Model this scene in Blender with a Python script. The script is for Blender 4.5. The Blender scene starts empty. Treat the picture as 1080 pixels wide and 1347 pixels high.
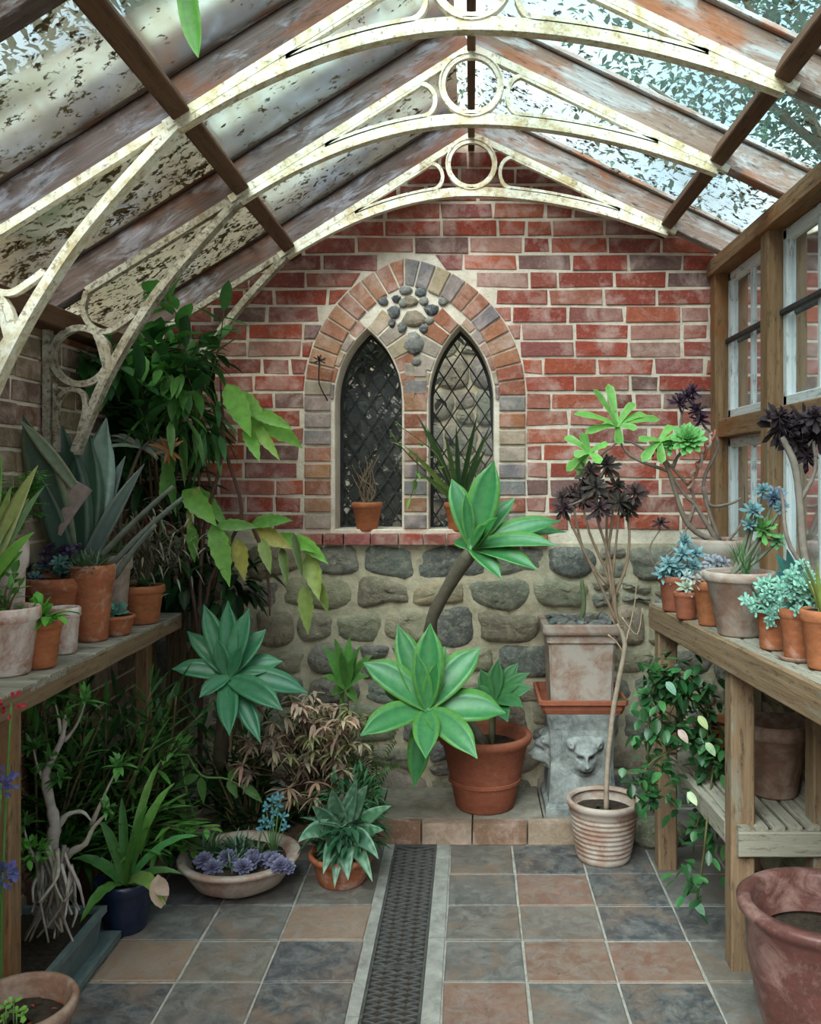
import bpy, math, random
from mathutils import Vector as V, Matrix
random.seed(7)
PI = math.pi
scn = bpy.context.scene
COL = scn.collection
F, CX, CY, H = 1200.0, 620.0, 625.0, 1.5
def P(px, py, Y):                       # point of the place seen at a pixel of the photo, at depth Y
    return V(((px-CX)*Y/F, Y, H-(py-CY)*Y/F))
def Z(py, Y): return H-(py-CY)*Y/F
def X(px, Y): return (px-CX)*Y/F
def rnd(a, b): return random.uniform(a, b)
def jit(c, s=.12):
    k = 1+rnd(-s, s)
    return tuple(max(0, ch*k*(1+rnd(-s*.4, s*.4))) for ch in c)
def mixc(a, b, t): return tuple(a[i]*(1-t)+b[i]*t for i in range(3))

# ------------------------------------------------------------------ mesh collector
class MB:
    def __init__(s, smooth=False):
        s.v = []; s.f = []; s.c = []; s.t = []; s.smooth = smooth
    def add(s, p, c=(.5, .5, .5), t=None):
        s.v.append(tuple(p)); s.c.append((c[0], c[1], c[2], 1)); s.t.append(tuple(t) if t is not None else tuple(p))
        return len(s.v)-1
    def face(s, *i): s.f.append(tuple(i))
    def quadstrip(s, ra, rb, close=False):
        n = len(ra)
        for i in range(n if close else n-1):
            j = (i+1) % n
            s.f.append((ra[i], ra[j], rb[j], rb[i]))
    def box(s, lo, hi, c=(.5, .5, .5), inset=0):
        x0, y0, z0 = lo; x1, y1, z1 = hi
        ps = [(x0,y0,z0),(x1,y0,z0),(x1,y1,z0),(x0,y1,z0),(x0,y0,z1),(x1,y0,z1),(x1,y1,z1),(x0,y1,z1)]
        b = [s.add(p, c) for p in ps]
        for q in ((0,3,2,1),(4,5,6,7),(0,1,5,4),(1,2,6,5),(2,3,7,6),(3,0,4,7)): s.f.append(tuple(b[i] for i in q))
    def beam(s, p0, p1, w, h, up=V((0,0,1)), c=(.5,.5,.5), bev=.004, segs=1, wob=0):
        # timber from p0 to p1, w wide (sideways) and h tall, chamfered edges; tc runs along the grain
        p0 = V(p0); p1 = V(p1); d = (p1-p0); L = d.length; d.normalize()
        sd = d.cross(up).normalized(); un = sd.cross(d).normalized()
        o = rnd(0, 50)
        prof = [(-w/2+bev,-h/2),(w/2-bev,-h/2),(w/2,-h/2+bev),(w/2,h/2-bev),(w/2-bev,h/2),(-w/2+bev,h/2),(-w/2,h/2-bev),(-w/2,-h/2+bev)]
        rings = []
        n = max(1, segs)
        for k in range(n+1):
            q = p0+d*(L*k/n)
            jx, jz = rnd(-wob, wob), rnd(-wob, wob)
            rings.append([s.add(q+sd*(a+jx)+un*(b+jz), c, (o+L*k/n, a+o, b)) for a, b in prof])
        for k in range(n): s.quadstrip(rings[k], rings[k+1], True)
        s.f.append(tuple(rings[0])); s.f.append(tuple(reversed(rings[-1])))
    def tube(s, pts, radii, c=(.3,.2,.1), n=7, cap=True, knob=0, c2=None):
        pts = [V(p) for p in pts]
        if not hasattr(radii, '__len__'): radii = [radii]*len(pts)
        if len(pts) > 2:                       # smooth the path
            q, r = [], []
            for i in range(len(pts)-1):
                a = pts[max(i-1,0)]; b = pts[i]; d = pts[i+1]; e = pts[min(i+2, len(pts)-1)]
                for k in range(4):
                    t = k/4
                    q.append(.5*((2*b)+(d-a)*t+(2*a-5*b+4*d-e)*t*t+(3*b-a-3*d+e)*t**3))
                    r.append(radii[i]*(1-t)+radii[i+1]*t)
            q.append(pts[-1]); r.append(radii[-1]); pts, radii = q, r
        rings = []; ref = V((0.31, 0.9, 0.2))
        for i, p in enumerate(pts):
            t = (pts[min(i+1, len(pts)-1)]-pts[max(i-1, 0)])
            if t.length < 1e-9: t = V((0,0,1))
            t.normalize()
            a = t.cross(ref)
            if a.length < .05: a = t.cross(V((1,0,0)))
            a.normalize(); b = t.cross(a)
            cc = c if c2 is None else mixc(c, c2, i/max(1, len(pts)-1))
            r = radii[i]*(1+rnd(-knob, knob))
            rings.append([s.add(p+(a*math.cos(2*PI*k/n)+b*math.sin(2*PI*k/n))*r, jit(cc, .06)) for k in range(n)])
        for i in range(len(rings)-1): s.quadstrip(rings[i], rings[i+1], True)
        if cap: s.f.append(tuple(reversed(rings[0]))); s.f.append(tuple(rings[-1]))
    def lathe(s, prof, c0=V((0,0,0)), n=40, c=(.5,.5,.5), close=True, wob=0):
        rings = []
        ph = rnd(0, 6)
        for r, z in prof:
            rings.append([s.add(c0+V((r*math.cos(2*PI*k/n)*(1+wob*math.sin(2*PI*k/n*2+ph)), r*math.sin(2*PI*k/n)*(1+wob*math.cos(2*PI*k/n*3+ph)), z)), c) for k in range(n)])
        for i in range(len(rings)-1): s.quadstrip(rings[i], rings[i+1], True)
        if close: s.f.append(tuple(reversed(rings[0]))); s.f.append(tuple(rings[-1]))
    def leaf(s, b, tip, w, hint=None, bend=.15, fold=.18, c=(.1,.3,.05), ce=None, prof=None, n=7, thick=0, wave=0, notch=0, cb=None, up=V((0,0,1))):
        # curved blade from b to tip, widest w; bend lifts its middle along `up`; fold = V across
        b = V(b); tip = V(tip); d = tip-b; L = d.length
        if L < 1e-6: return
        ctrl = (b+tip)/2+up*(bend*L)
        hint = hint or up
        ce = ce or c; cb = cb or c
        if prof is None: prof = lambda t: (math.sin(PI*min(1,t**.8*1.0)))**.8 if t < 1 else 0
        rows = []; back = []
        for i in range(n+1):
            t = i/n
            p = b*(1-t)**2+ctrl*2*t*(1-t)+tip*t*t
            tg = ((ctrl-b)*(1-t)+(tip-ctrl)*t)
            if tg.length < 1e-9: tg = d
            tg.normalize()
            sd = tg.cross(hint)
            if sd.length < .02: sd = tg.cross(V((.3,.9,.1)))
            sd.normalize(); nm = sd.cross(tg)
            ww = max(prof(t), .03)*w/2
            if notch: ww *= 1-notch*(i % 2)
            wv = math.sin(t*9+s.__len__()*.7)*wave*w
            cc = mixc(cb, c, min(1, t*1.6)); 
            rows.append([s.add(p-sd*ww+nm*(fold*ww*1.0+wv), mixc(cc, ce, .9)), s.add(p-sd*ww*.55+nm*fold*ww*.35, cc), s.add(p, mixc(cc, ce, .15)),
                         s.add(p+sd*ww*.55+nm*fold*ww*.35, cc), s.add(p+sd*ww+nm*(fold*ww-wv), mixc(cc, ce, .9))])
            if thick: back.append([rows[-1][0], s.add(p-sd*ww*.5-nm*thick*max(.15, 1-t*.9), cc), s.add(p+sd*ww*.5-nm*thick*max(.15, 1-t*.9), cc), rows[-1][4]])
        for i in range(n):
            s.quadstrip(rows[i], rows[i+1])
            if thick: s.quadstrip(back[i+1], back[i])
    def __len__(s): return len(s.v)

PLANTY = ('leaf', 'waxy_leaf', 'matte_leaf', 'dry_leaf', 'bark')
def tag(o, label=None, cat=None, group=None, kind=None):
    if label: o['label'] = label
    if cat: o['category'] = cat
    if group: o['group'] = group
    if kind: o['kind'] = kind
    return o
def build(name, mb, mat, parent=None, loc=None, smooth=None):
    org = V(loc) if loc is not None else (V(parent['org']) if parent is not None and 'org' in parent else V((0,0,0)))
    if parent is not None and 'org' in parent and mat.name.startswith(PLANTY) and -1.55 < parent['org'][0] < 1.2 and parent['org'][1] < 4.3 and not parent.name.startswith('hanging'):
        # foliage and stems rest against the walls and the underside of the roof, never through them
        ym = YB-.045 if parent['org'][1] < 4.12 else 9
        mb.v = [(min(max(x, XL+.012), 1.075), min(y, ym), min(z, roofz(x)-.01)) if z < roofz(x)+.02 or parent.name.startswith('climb') else (x, y, z) for x, y, z in mb.v]
    me = bpy.data.meshes.new(name)
    me.from_pydata([tuple(V(p)-org) for p in mb.v], [], mb.f)
    ca = me.color_attributes.new('Col', 'FLOAT_COLOR', 'POINT')
    ca.data.foreach_set('color', [x for c in mb.c for x in c])
    ta = me.attributes.new('tc', 'FLOAT_VECTOR', 'POINT')
    ta.data.foreach_set('vector', [x for c in mb.t for x in c])
    if (mb.smooth if smooth is None else smooth): me.polygons.foreach_set('use_smooth', [True]*len(me.polygons))
    me.update()
    o = bpy.data.objects.new(name, me); COL.objects.link(o); me.materials.append(mat)
    if parent is not None: o.parent = parent
    else: o.location = org
    return o
ORG = []
def thing(name, label, cat, loc, group=None, kind=None):
    o = bpy.data.objects.new(name, None); COL.objects.link(o); o.location = loc
    o.empty_display_size = .05
    o['org'] = [loc[0], loc[1], loc[2]]; ORG.append(o)
    return tag(o, label, cat, group, kind)
def flat(outer, holes, fr, th):
    """plate: 2D outline with holes, filled by a 2D curve; fr maps (u, v, w) to the place"""
    cu = bpy.data.curves.new('tmp', 'CURVE'); cu.dimensions = '2D'; cu.fill_mode = 'BOTH'; cu.extrude = th/2; cu.bevel_depth = min(.004, th*.12); cu.bevel_resolution = 0
    for pts in [outer]+holes:
        sp = cu.splines.new('POLY'); sp.points.add(len(pts)-1)
        for i, (a, b) in enumerate(pts): sp.points[i].co = (a, b, 0, 1)
        sp.use_cyclic_u = True
    o = bpy.data.objects.new('tmp', cu); COL.objects.link(o)
    bpy.context.view_layer.update()
    me = o.evaluated_get(bpy.context.evaluated_depsgraph_get()).to_mesh()
    m = MB(); base = 0
    for v in me.vertices: m.add(fr(v.co.x, v.co.y, v.co.z), (.5,.5,.5))
    for p in me.polygons: m.f.append(tuple(p.vertices))
    o.evaluated_get(bpy.context.evaluated_depsgraph_get()).to_mesh_clear()
    bpy.data.objects.remove(o); bpy.data.curves.remove(cu)
    return m

# ------------------------------------------------------------------ materials
class N:
    def __init__(s, name):
        s.m = bpy.data.materials.new(name); s.m.use_nodes = True; s.t = s.m.node_tree; s.t.nodes.clear()
        s.out = s.n('ShaderNodeOutputMaterial')
    def n(s, typ, **k):
        nd = s.t.nodes.new(typ)
        for a, b in k.items(): setattr(nd, a, b)
        return nd
    def l(s, a, b): s.t.links.new(a, b)
    def attr(s, name): 
        a = s.n('ShaderNodeAttribute'); a.attribute_name = name; return a
    def pos(s, scale=(1,1,1), src='obj'):
        if src == 'obj': o = s.n('ShaderNodeTexCoord').outputs['Object']
        elif src == 'tc': o = s.attr('tc').outputs['Vector']
        else: o = s.n('ShaderNodeNewGeometry').outputs['Position']
        m = s.n('ShaderNodeMapping'); m.inputs['Scale'].default_value = scale; s.l(o, m.inputs['Vector']); return m.outputs[0]
    def noise(s, vec, sc, det=6, rough=.6, dist=0):
        a = s.n('ShaderNodeTexNoise'); a.inputs['Scale'].default_value = sc; a.inputs['Detail'].default_value = det
        a.inputs['Roughness'].default_value = rough; a.inputs['Distortion'].default_value = dist; s.l(vec, a.inputs['Vector']); return a.outputs['Fac']
    def ramp(s, f, stops):
        r = s.n('ShaderNodeValToRGB'); e = r.color_ramp.elements
        while len(e) < len(stops): e.new(.5)
        for i, (p, c) in enumerate(stops):
            e[i].position = p; e[i].color = (c, c, c, 1) if not hasattr(c, '__len__') else (c[0], c[1], c[2], 1)
        s.l(f, r.inputs['Fac']); return r.outputs['Color']
    def mix(s, f, a, b, mode='MIX'):
        m = s.n('ShaderNodeMix'); m.data_type = 'RGBA'; m.blend_type = mode
        for i, x in ((0, f), (6, a), (7, b)):
            if hasattr(x, 'is_output') or hasattr(x, 'links'): s.l(x, m.inputs[i])
            elif hasattr(x, '__len__'): m.inputs[i].default_value = (x[0], x[1], x[2], 1)
            else: m.inputs[i].default_value = x
        return m.outputs[2]
    def bump(s, h, st=.4, d=.01):
        b = s.n('ShaderNodeBump'); b.inputs['Strength'].default_value = st; b.inputs['Distance'].default_value = d; s.l(h, b.inputs['Height']); return b.outputs[0]
    def prin(s, col, rough=.8, bump=None, spec=.3, coat=0):
        p = s.n('ShaderNodeBsdfPrincipled')
        for key, x in (('Base Color', col), ('Roughness', rough)):
            if hasattr(x, 'links'): s.l(x, p.inputs[key])
            elif hasattr(x, '__len__'): p.inputs[key].default_value = (x[0], x[1], x[2], 1)
            else: p.inputs[key].default_value = x
        p.inputs['Specular IOR Level'].default_value = spec
        p.inputs['Coat Weight'].default_value = coat
        if bump: s.l(bump, p.inputs['Normal'])
        return p.outputs[0]
    def done(s, sh): s.l(sh, s.out.inputs['Surface']); return s.m

def m_brick():
    k = N('weathered_brick'); p = k.pos(src='world')
    c = k.attr('Col').outputs['Color']
    n1 = k.noise(p, 28, 8, .7); n2 = k.noise(p, 9, 6, .65, .4); n3 = k.noise(p, 90, 4, .7)
    c1 = k.mix(k.ramp(n1, [(.35, .0), (.7, .75)]), c, k.mix(.55, c, (.08, .03, .025)))
    c2 = k.mix(k.ramp(n2, [(.47, 0), (.66, .62)]), c1, (.58, .42, .37))
    c3 = k.mix(k.ramp(n3, [(.55, 0), (.75, .45)]), c2, (.50, .38, .32))
    return k.done(k.prin(c3, .9, k.bump(n1, .7, .012), .15))
def m_mortar(name='lime_mortar', a=(.78,.68,.57), b=(.52,.43,.34)):
    k = N(name); p = k.pos(src='world'); n1 = k.noise(p, 14, 8, .7); n2 = k.noise(p, 120, 3, .6)
    return k.done(k.prin(k.mix(k.ramp(n1, [(.35, 0), (.7, 1)]), a, b), .95, k.bump(n2, .6, .006), .1))
def m_stone(name='rubble_stone'):
    k = N(name); p = k.pos(src='world'); c = k.attr('Col').outputs['Color']
    n1 = k.noise(p, 11, 9, .72, .3); n2 = k.noise(p, 45, 6, .7)
    c1 = k.mix(k.ramp(n1, [(.38, 0), (.62, .85)]), k.mix(.5, c, (.09, .085, .075)), c)
    c2 = k.mix(k.ramp(n2, [(.48, 0), (.70, .65)]), c1, (.50, .44, .32))
    return k.done(k.prin(c2, .9, k.bump(n1, 1, .03), .15))
def m_tile():
    k = N('quarry_tile'); p = k.pos(src='world'); c = k.attr('Col').outputs['Color']
    n1 = k.noise(p, 9, 9, .75, .7); n2 = k.noise(p, 60, 5, .7); n3 = k.noise(p, 16, 10, .78, .9)
    c1 = k.mix(k.ramp(n1, [(.35, .0), (.65, .7)]), c, k.mix(.6, c, (.05, .05, .052)))
    c2 = k.mix(k.ramp(n3, [(.42, 0), (.70, .75)]), c1, (.25, .235, .215))
    c3 = k.mix(k.ramp(n2, [(.60, 0), (.70, .7)]), c2, (.04, .035, .03))
    n4 = k.noise(p, 4.5, 8, .7, .6); c3 = k.mix(k.ramp(n4, [(.48, 0), (.66, .65)]), c3, (.20, .125, .085))
    r = k.ramp(n3, [(.3, .34), (.7, .75)])
    return k.done(k.prin(c3, r, k.bump(n3, .35, .006), .4))
def m_leaf(name, rough=.42, tr=.25, bumpy=.2, spec=.4):
    k = N(name); p = k.pos(src='world'); c = k.attr('Col').outputs['Color']
    n1 = k.noise(p, 40, 4, .6)
    cc = k.mix(k.ramp(n1, [(.35, 0), (.75, .6)]), c, k.mix(.6, c, (.015, .04, .012)))
    a = k.prin(cc, rough, k.bump(n1, bumpy, .004), spec)
    t = k.n('ShaderNodeBsdfTranslucent'); k.l(cc, t.inputs['Color'])
    m = k.n('ShaderNodeMixShader'); m.inputs[0].default_value = tr; k.l(a, m.inputs[1]); k.l(t.outputs[0], m.inputs[2])
    return k.done(m.outputs[0])
def m_wood(name, a, b, paint=None, pamt=.5, rough=.85, dark=(.03,.022,.018), rust=None):
    k = N(name)
    p = k.pos((1.2, 26, 26), 'tc'); g = k.noise(p, 2.2, 8, .7, .3); q = k.pos((1.4, 5, 5), 'tc'); n2 = k.noise(q, 3.0, 7, .7, .6)
    c = k.mix(k.ramp(g, [(.3, 0), (.7, 1)]), a, b)
    if paint: c = k.mix(k.ramp(n2, [(pamt-.04, 0), (pamt+.05, .9)]), c, k.mix(k.ramp(g, [(.4, 0), (.6, .5)]), paint, a))
    if rust:
        n4 = k.noise(k.pos((1.5, 4, 4), 'tc'), 1.6, 4, .6, .3)
        c = k.mix(k.ramp(n4, [(.54, 0), (.62, .8)]), c, rust)
    n3 = k.noise(k.pos((2.5, 12, 12), 'tc'), 5, 7, .75)
    c = k.mix(k.ramp(n3, [(.54, 0), (.68, .85)]), c, dark)
    return k.done(k.prin(c, rough, k.bump(g, .6, .006), .2))
def m_terra(name, a=(.42,.13,.055), bloom=(.55,.40,.33), amt=.56, dark=(.12,.05,.03), rough=.8):
    k = N(name); p = k.pos(src='obj'); n1 = k.noise(p, 9, 8, .7, .5); n2 = k.noise(p, 50, 5, .7); n3 = k.noise(k.pos((1,1,3)), 14, 6, .7)
    c = k.mix(k.ramp(n3, [(.3, .0), (.72, .65)]), a, dark)
    c = k.mix(k.ramp(n1, [(amt-.05, 0), (amt+.12, .85)]), c, bloom)
    c = k.mix(k.ramp(n2, [(.5, 0), (.8, .4)]), c, k.mix(.5, a, bloom))
    return k.done(k.prin(c, rough, k.bump(n2, .3, .004), .2))
def m_iron():
    k = N('flaking_cream_paint'); p = k.pos(src='world'); n1 = k.noise(p, 16, 8, .72, .4); n2 = k.noise(p, 55, 5, .7)
    c = k.mix(k.ramp(n1, [(.36, 0), (.56, 1)]), (.50,.38,.20), (.78,.74,.62))
    c = k.mix(k.ramp(n2, [(.54, 0), (.66, .8)]), c, (.20,.13,.08))
    return k.done(k.prin(c, .6, k.bump(n2, .5, .004), .3))
def m_iron_old():
    k = N('grey_flaking_iron'); p = k.pos(src='world'); n1 = k.noise(p, 14, 8, .72, .4); n2 = k.noise(p, 60, 5, .75)
    c = k.mix(k.ramp(n1, [(.35, 0), (.6, 1)]), (.20,.15,.09), (.46,.43,.36))
    c = k.mix(k.ramp(n2, [(.5, 0), (.62, .8)]), c, (.05,.045,.035))
    return k.done(k.prin(c, .7, k.bump(n2, .6, .005), .25))
def m_roofglass(name, amt, tint=(.72,.84,.88), dirt=(.30,.26,.19)):
    # pane with a thin film of algae and scattered leaf litter lying on it
    k = N(name); p = k.pos(src='world')
    n1 = k.noise(p, 14, 9, .75, .6); n2 = k.noise(p, 2.3, 5, .65, .5); n3 = k.noise(p, 45, 4, .6, .5)
    tr = k.n('ShaderNodeBsdfTransparent'); tr.inputs[0].default_value = (*tint, 1)
    gl = k.n('ShaderNodeBsdfGlossy'); gl.inputs['Roughness'].default_value = .2; gl.inputs[0].default_value = (.8,.9,1,1)
    fr = k.n('ShaderNodeFresnel'); fr.inputs[0].default_value = 1.18
    m0 = k.n('ShaderNodeMixShader'); k.l(fr.outputs[0], m0.inputs[0]); k.l(tr.outputs[0], m0.inputs[1]); k.l(gl.outputs[0], m0.inputs[2])
    film = k.n('ShaderNodeBsdfTranslucent'); film.inputs[0].default_value = (dirt[0]*.50, dirt[1]*.56, dirt[2]*.56, 1)
    df = k.n('ShaderNodeBsdfDiffuse'); df.inputs[0].default_value = (dirt[0]*.75, dirt[1]*.80, dirt[2]*.80, 1)
    mf = k.n('ShaderNodeMixShader'); mf.inputs[0].default_value = .35; k.l(film.outputs[0], mf.inputs[1]); k.l(df.outputs[0], mf.inputs[2])
    m1 = k.n('ShaderNodeMixShader'); k.l(k.ramp(n2, [(.58-amt*.5, .04), (.86-amt*.4, amt*1.0)]), m1.inputs[0]); k.l(m0.outputs[0], m1.inputs[1]); k.l(mf.outputs[0], m1.inputs[2])
    lit = k.n('ShaderNodeBsdfDiffuse'); k.l(k.mix(k.ramp(n3, [(.4, 0), (.6, 1)]), (.03,.022,.012), (.16,.12,.06)), lit.inputs[0])
    th = .66-amt*.24
    m2 = k.n('ShaderNodeMixShader'); k.l(k.ramp(k.mix(.35, n1, n3), [(th-.015, 0), (th+.02, 1)]), m2.inputs[0]); k.l(m1.outputs[0], m2.inputs[1]); k.l(lit.outputs[0], m2.inputs[2])
    return k.done(m2.outputs[0])
def m_glass(name, tint=(.6,.66,.66), film=.15, fcol=(.3,.33,.33)):
    k = N(name); p = k.pos(src='world'); n2 = k.noise(p, 9, 6, .65, .5)
    tr = k.n('ShaderNodeBsdfTransparent'); tr.inputs[0].default_value = (*tint, 1)
    gl = k.n('ShaderNodeBsdfGlossy'); gl.inputs['Roughness'].default_value = .05; gl.inputs[0].default_value = (.9,.95,1,1)
    fr = k.n('ShaderNodeFresnel'); fr.inputs[0].default_value = 1.2
    m0 = k.n('ShaderNodeMixShader'); k.l(fr.outputs[0], m0.inputs[0]); k.l(tr.outputs[0], m0.inputs[1]); k.l(gl.outputs[0], m0.inputs[2])
    df = k.n('ShaderNodeBsdfDiffuse'); df.inputs[0].default_value = (*fcol, 1)
    m1 = k.n('ShaderNodeMixShader'); k.l(k.ramp(n2, [(.35, film*.6), (.7, film*1.6)]), m1.inputs[0]); k.l(m0.outputs[0], m1.inputs[1]); k.l(df.outputs[0], m1.inputs[2])
    return k.done(m1.outputs[0])
def m_simple(name, a, b, sc=20, rough=.8, bs=.4, spec=.3, coat=0, det=7):
    k = N(name); p = k.pos(src='world'); n = k.noise(p, sc, det, .7, .3)
    return k.done(k.prin(k.mix(k.ramp(n, [(.35, 0), (.68, 1)]), a, b), rough, k.bump(n, bs, .008), spec, coat))

M = dict(
 brick=m_brick(), mortar=m_mortar(), mortar2=m_mortar('stone_mortar', (.60,.52,.38), (.32,.27,.19)), stone=m_stone(), tile=m_tile(),
 grout=m_mortar('floor_grout', (.40,.38,.34), (.20,.19,.17)),
 leaf=m_leaf('leaf', .45, .3), wax=m_leaf('waxy_leaf', .38, .12, .1, .5), soft=m_leaf('matte_leaf', .65, .25), dry=m_leaf('dry_leaf', .8, .15), bark=m_leaf('bark', .85, 0, 1.0, .15),
 rafter=m_wood('weathered_rafter', (.075,.048,.042), (.15,.115,.11), (.27,.26,.30), .55, rust=(.15,.06,.035)),
 rafter_r=m_wood('painted_rafter', (.17,.10,.07), (.33,.25,.22), (.44,.44,.45), .50, rust=(.30,.10,.04)),
 purlin=m_wood('brown_purlin', (.085,.040,.022), (.16,.085,.05)),
 post=m_wood('oak_post', (.15,.075,.035), (.30,.185,.10), (.22,.18,.13), .60, rust=(.24,.10,.035)),
 bench=m_wood('bench_timber', (.15,.09,.05), (.29,.195,.12), (.25,.24,.19), .6),
 slat=m_wood('grey_slats', (.20,.18,.14), (.36,.33,.27), (.14,.12,.09), .62),
 white=m_wood('white_sash_paint', (.52,.54,.54), (.70,.72,.72), (.35,.34,.31), .66),
 iron=m_iron(), iron_old=m_iron_old(),
 roof=m_roofglass('roof_glass', .36, (.58,.76,.78), (.30,.31,.27)), roof_d=m_roofglass('roof_glass_littered', .60, (.66,.72,.66), (.30,.25,.17)), roof_m=m_roofglass('roof_glass_dusty', .46, (.58,.70,.72)),
 pane=m_glass('dusty_window_glass', (.78,.84,.84), .14, (.45,.5,.5)), lancet=m_glass('leaded_glass', (.40,.43,.42), .30, (.15,.155,.15)),
 lead=m_simple('lead', (.02,.02,.022), (.05,.05,.05), 30, .6),
 soil=m_simple('soil', (.018,.012,.008), (.06,.042,.028), 60, .95, 1),
 castiron=m_simple('cast_iron', (.035,.036,.038), (.10,.095,.09), 50, .55, .6, .5),
 kerb=m_simple('worn_kerb_stone', (.30,.27,.22), (.16,.135,.11), 12, .85, .6),
 strip=m_simple('pale_edging', (.34,.33,.30), (.17,.165,.15), 14, .75, .5),
 ped=m_simple('lichened_stone', (.10,.11,.11), (.38,.39,.38), 13, .9, .9),
 terra=m_terra('terracotta'), terra_o=m_terra('bright_terracotta', (.46,.15,.06), (.55,.36,.26), .66), terra_w=m_terra('whitewashed_terracotta', (.48,.24,.17), (.68,.60,.56), .43),
 terra_b=m_terra('brown_terracotta', (.24,.13,.09), (.34,.25,.20), .5, (.10,.06,.045)), terra_d=m_terra('dark_red_terracotta', (.34,.10,.055), (.42,.28,.22), .68),
 terra_g=m_terra('greyed_terracotta', (.34,.20,.15), (.42,.36,.32), .46, (.18,.12,.09)),
 glaze=m_terra('oxblood_glaze', (.13,.048,.042), (.28,.17,.15), .54, (.045,.028,.024), .28),
 blue=m_simple('navy_glaze', (.008,.013,.035), (.015,.025,.06), 10, .25, .1, .5), plastic=m_simple('grey_green_plastic', (.09,.125,.125), (.15,.19,.185), 20, .5, .2),
 gravel=m_simple('gravel', (.10,.095,.09), (.32,.31,.29), 70, .9, 1), bwhite=m_simple('pale_render', (.45,.43,.40), (.6,.58,.55), 4, .9),
 lawn=m_simple('outside_ground', (.06,.09,.03), (.12,.14,.06), 6, .95, 1),
)

# ------------------------------------------------------------------ walls
YB = 4.15; XL = -1.5; XR = 1.12; SL = .63; SR = .475; ZA = 3.0
def roofz(x): return ZA+(SL*x if x < 0 else -SR*x)
def arcs(a, b, xm, zs, za):
    h = za-zs; RL = ((xm-a)**2+h*h)/(2*(xm-a)); RR = ((b-xm)**2+h*h)/(2*(b-xm))
    return dict(a=a, b=b, xm=xm, zs=zs, za=za, cl=a+RL, RL=RL, cr=b-RR, RR=RR)
def aL(A, z): return A['a'] if z < A['zs'] else (A['cl']-math.sqrt(max(0, A['RL']**2-(z-A['zs'])**2)) if z < A['za'] else A['xm'])
def aR(A, z): return A['b'] if z < A['zs'] else (A['cr']+math.sqrt(max(0, A['RR']**2-(z-A['zs'])**2)) if z < A['za'] else A['xm'])
ZS = 1.25
BIG = arcs(-.757, .245, -.305, 1.86, 2.485)
LA = arcs(-.623, -.311, -.474, 1.84, 2.17); LB = arcs(-.197, .107, -.052, 1.84, 2.185)
def outline(A, z0, n=14):
    pts = [(A['a'], z0)]
    for i in range(n+1):
        z = A['zs']+(A['za']-A['zs'])*math.sin(i/n*PI/2); pts.append((aL(A, z) if i < n else A['xm'], z))
    for i in range(n-1, -1, -1):
        z = A['zs']+(A['za']-A['zs'])*math.sin(i/n*PI/2); pts.append((aR(A, z), z))
    pts.append((A['b'], z0)); return pts
REDS = [(.36,.070,.045),(.42,.095,.055),(.32,.065,.045),(.46,.12,.07),(.34,.09,.065),(.26,.075,.06),(.40,.14,.10),(.22,.12,.11),(.42,.20,.16),(.30,.10,.09)]
BUFF = [(.36,.15,.09),(.42,.22,.13),(.44,.33,.22),(.36,.30,.24),(.40,.16,.09),(.30,.24,.22),(.33,.11,.07),(.24,.22,.22)]
def prism(mb, pts, fr, d0, d1, c, ins=.004):
    """quad pts (u,v); fr maps (u,v,out); front face inset for a worn edge"""
    cu = sum(p[0] for p in pts)/len(pts); cv = sum(p[1] for p in pts)/len(pts)
    def sh(p, k):
        dx, dy = cu-p[0], cv-p[1]; L = math.hypot(dx, dy) or 1
        return (p[0]+dx/L*k, p[1]+dy/L*k)
    c = jit(c, .10)
    a = [mb.add(fr(p[0], p[1], d0), c) for p in pts]
    b = [mb.add(fr(p[0], p[1], d1-ins*.8), c) for p in pts]
    f = [mb.add(fr(*sh(p, ins*1.6), d1+rnd(-.002, .002)), c) for p in pts]
    mb.quadstrip(a, b, True); mb.quadstrip(b, f, True); mb.f.append(tuple(f))
def bricks(mb, u0, u1, z0, z1, fr, cutA=None, top=None, pal=REDS, pitch=.0785, ln=.25):
    z = z0; r = 0
    while z < z1-.03:
        zt = z+pitch-.013
        u = u0-ln*(.5 if r % 2 else 0)-rnd(0, .05)
        while u < u1:
            L = ln*(1 if random.random() > .22 else .5)*rnd(.94, 1.05); a, b = u, u+L-.013; u += L
            a = max(a, u0); b = min(b, u1)
            if b-a < .03: continue
            q = [[a, z], [b, z], [b, zt], [a, zt]]
            j = lambda: rnd(-.004, .004)
            if top and (zt > top(a)+.05 and zt > top(b)+.05): continue
            col = random.choice(pal)
            if cutA:
                l0, l1, r0, r1 = aL(cutA, z), aL(cutA, zt), aR(cutA, z), aR(cutA, zt)
                g = .008
                if zt < cutA['za'] or z < cutA['za']:
                    if a >= min(l0, l1)-.0 and b <= max(r0, r1)+.0: continue
                    qs = []
                    if a < l0: qs.append([[a, z], [min(b, l0-g), z], [min(b, max(a+.005, l1-g)) if zt < cutA['za'] else min(b, l1), zt], [a, zt]])
                    if b > r0: qs.append([[max(a, r0+g), z], [b, z], [b, zt], [max(a, min(b-.005, r1+g)), zt]])
                    for q in qs:
                        if q[1][0]-q[0][0] > .02: prism(mb, [(x+j(), y+j()) for x, y in q], fr, -.01, rnd(.006, .012), col)
                    continue
            prism(mb, [(x+j(), y+j()) for x, y in q], fr, -.01, rnd(.006, .012), col)
        z += pitch; r += 1
STONES = [(.33,.31,.26),(.40,.36,.28),(.46,.40,.28),(.54,.46,.31),(.22,.22,.215),(.40,.33,.24),(.35,.33,.29),(.56,.49,.35)]
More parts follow.
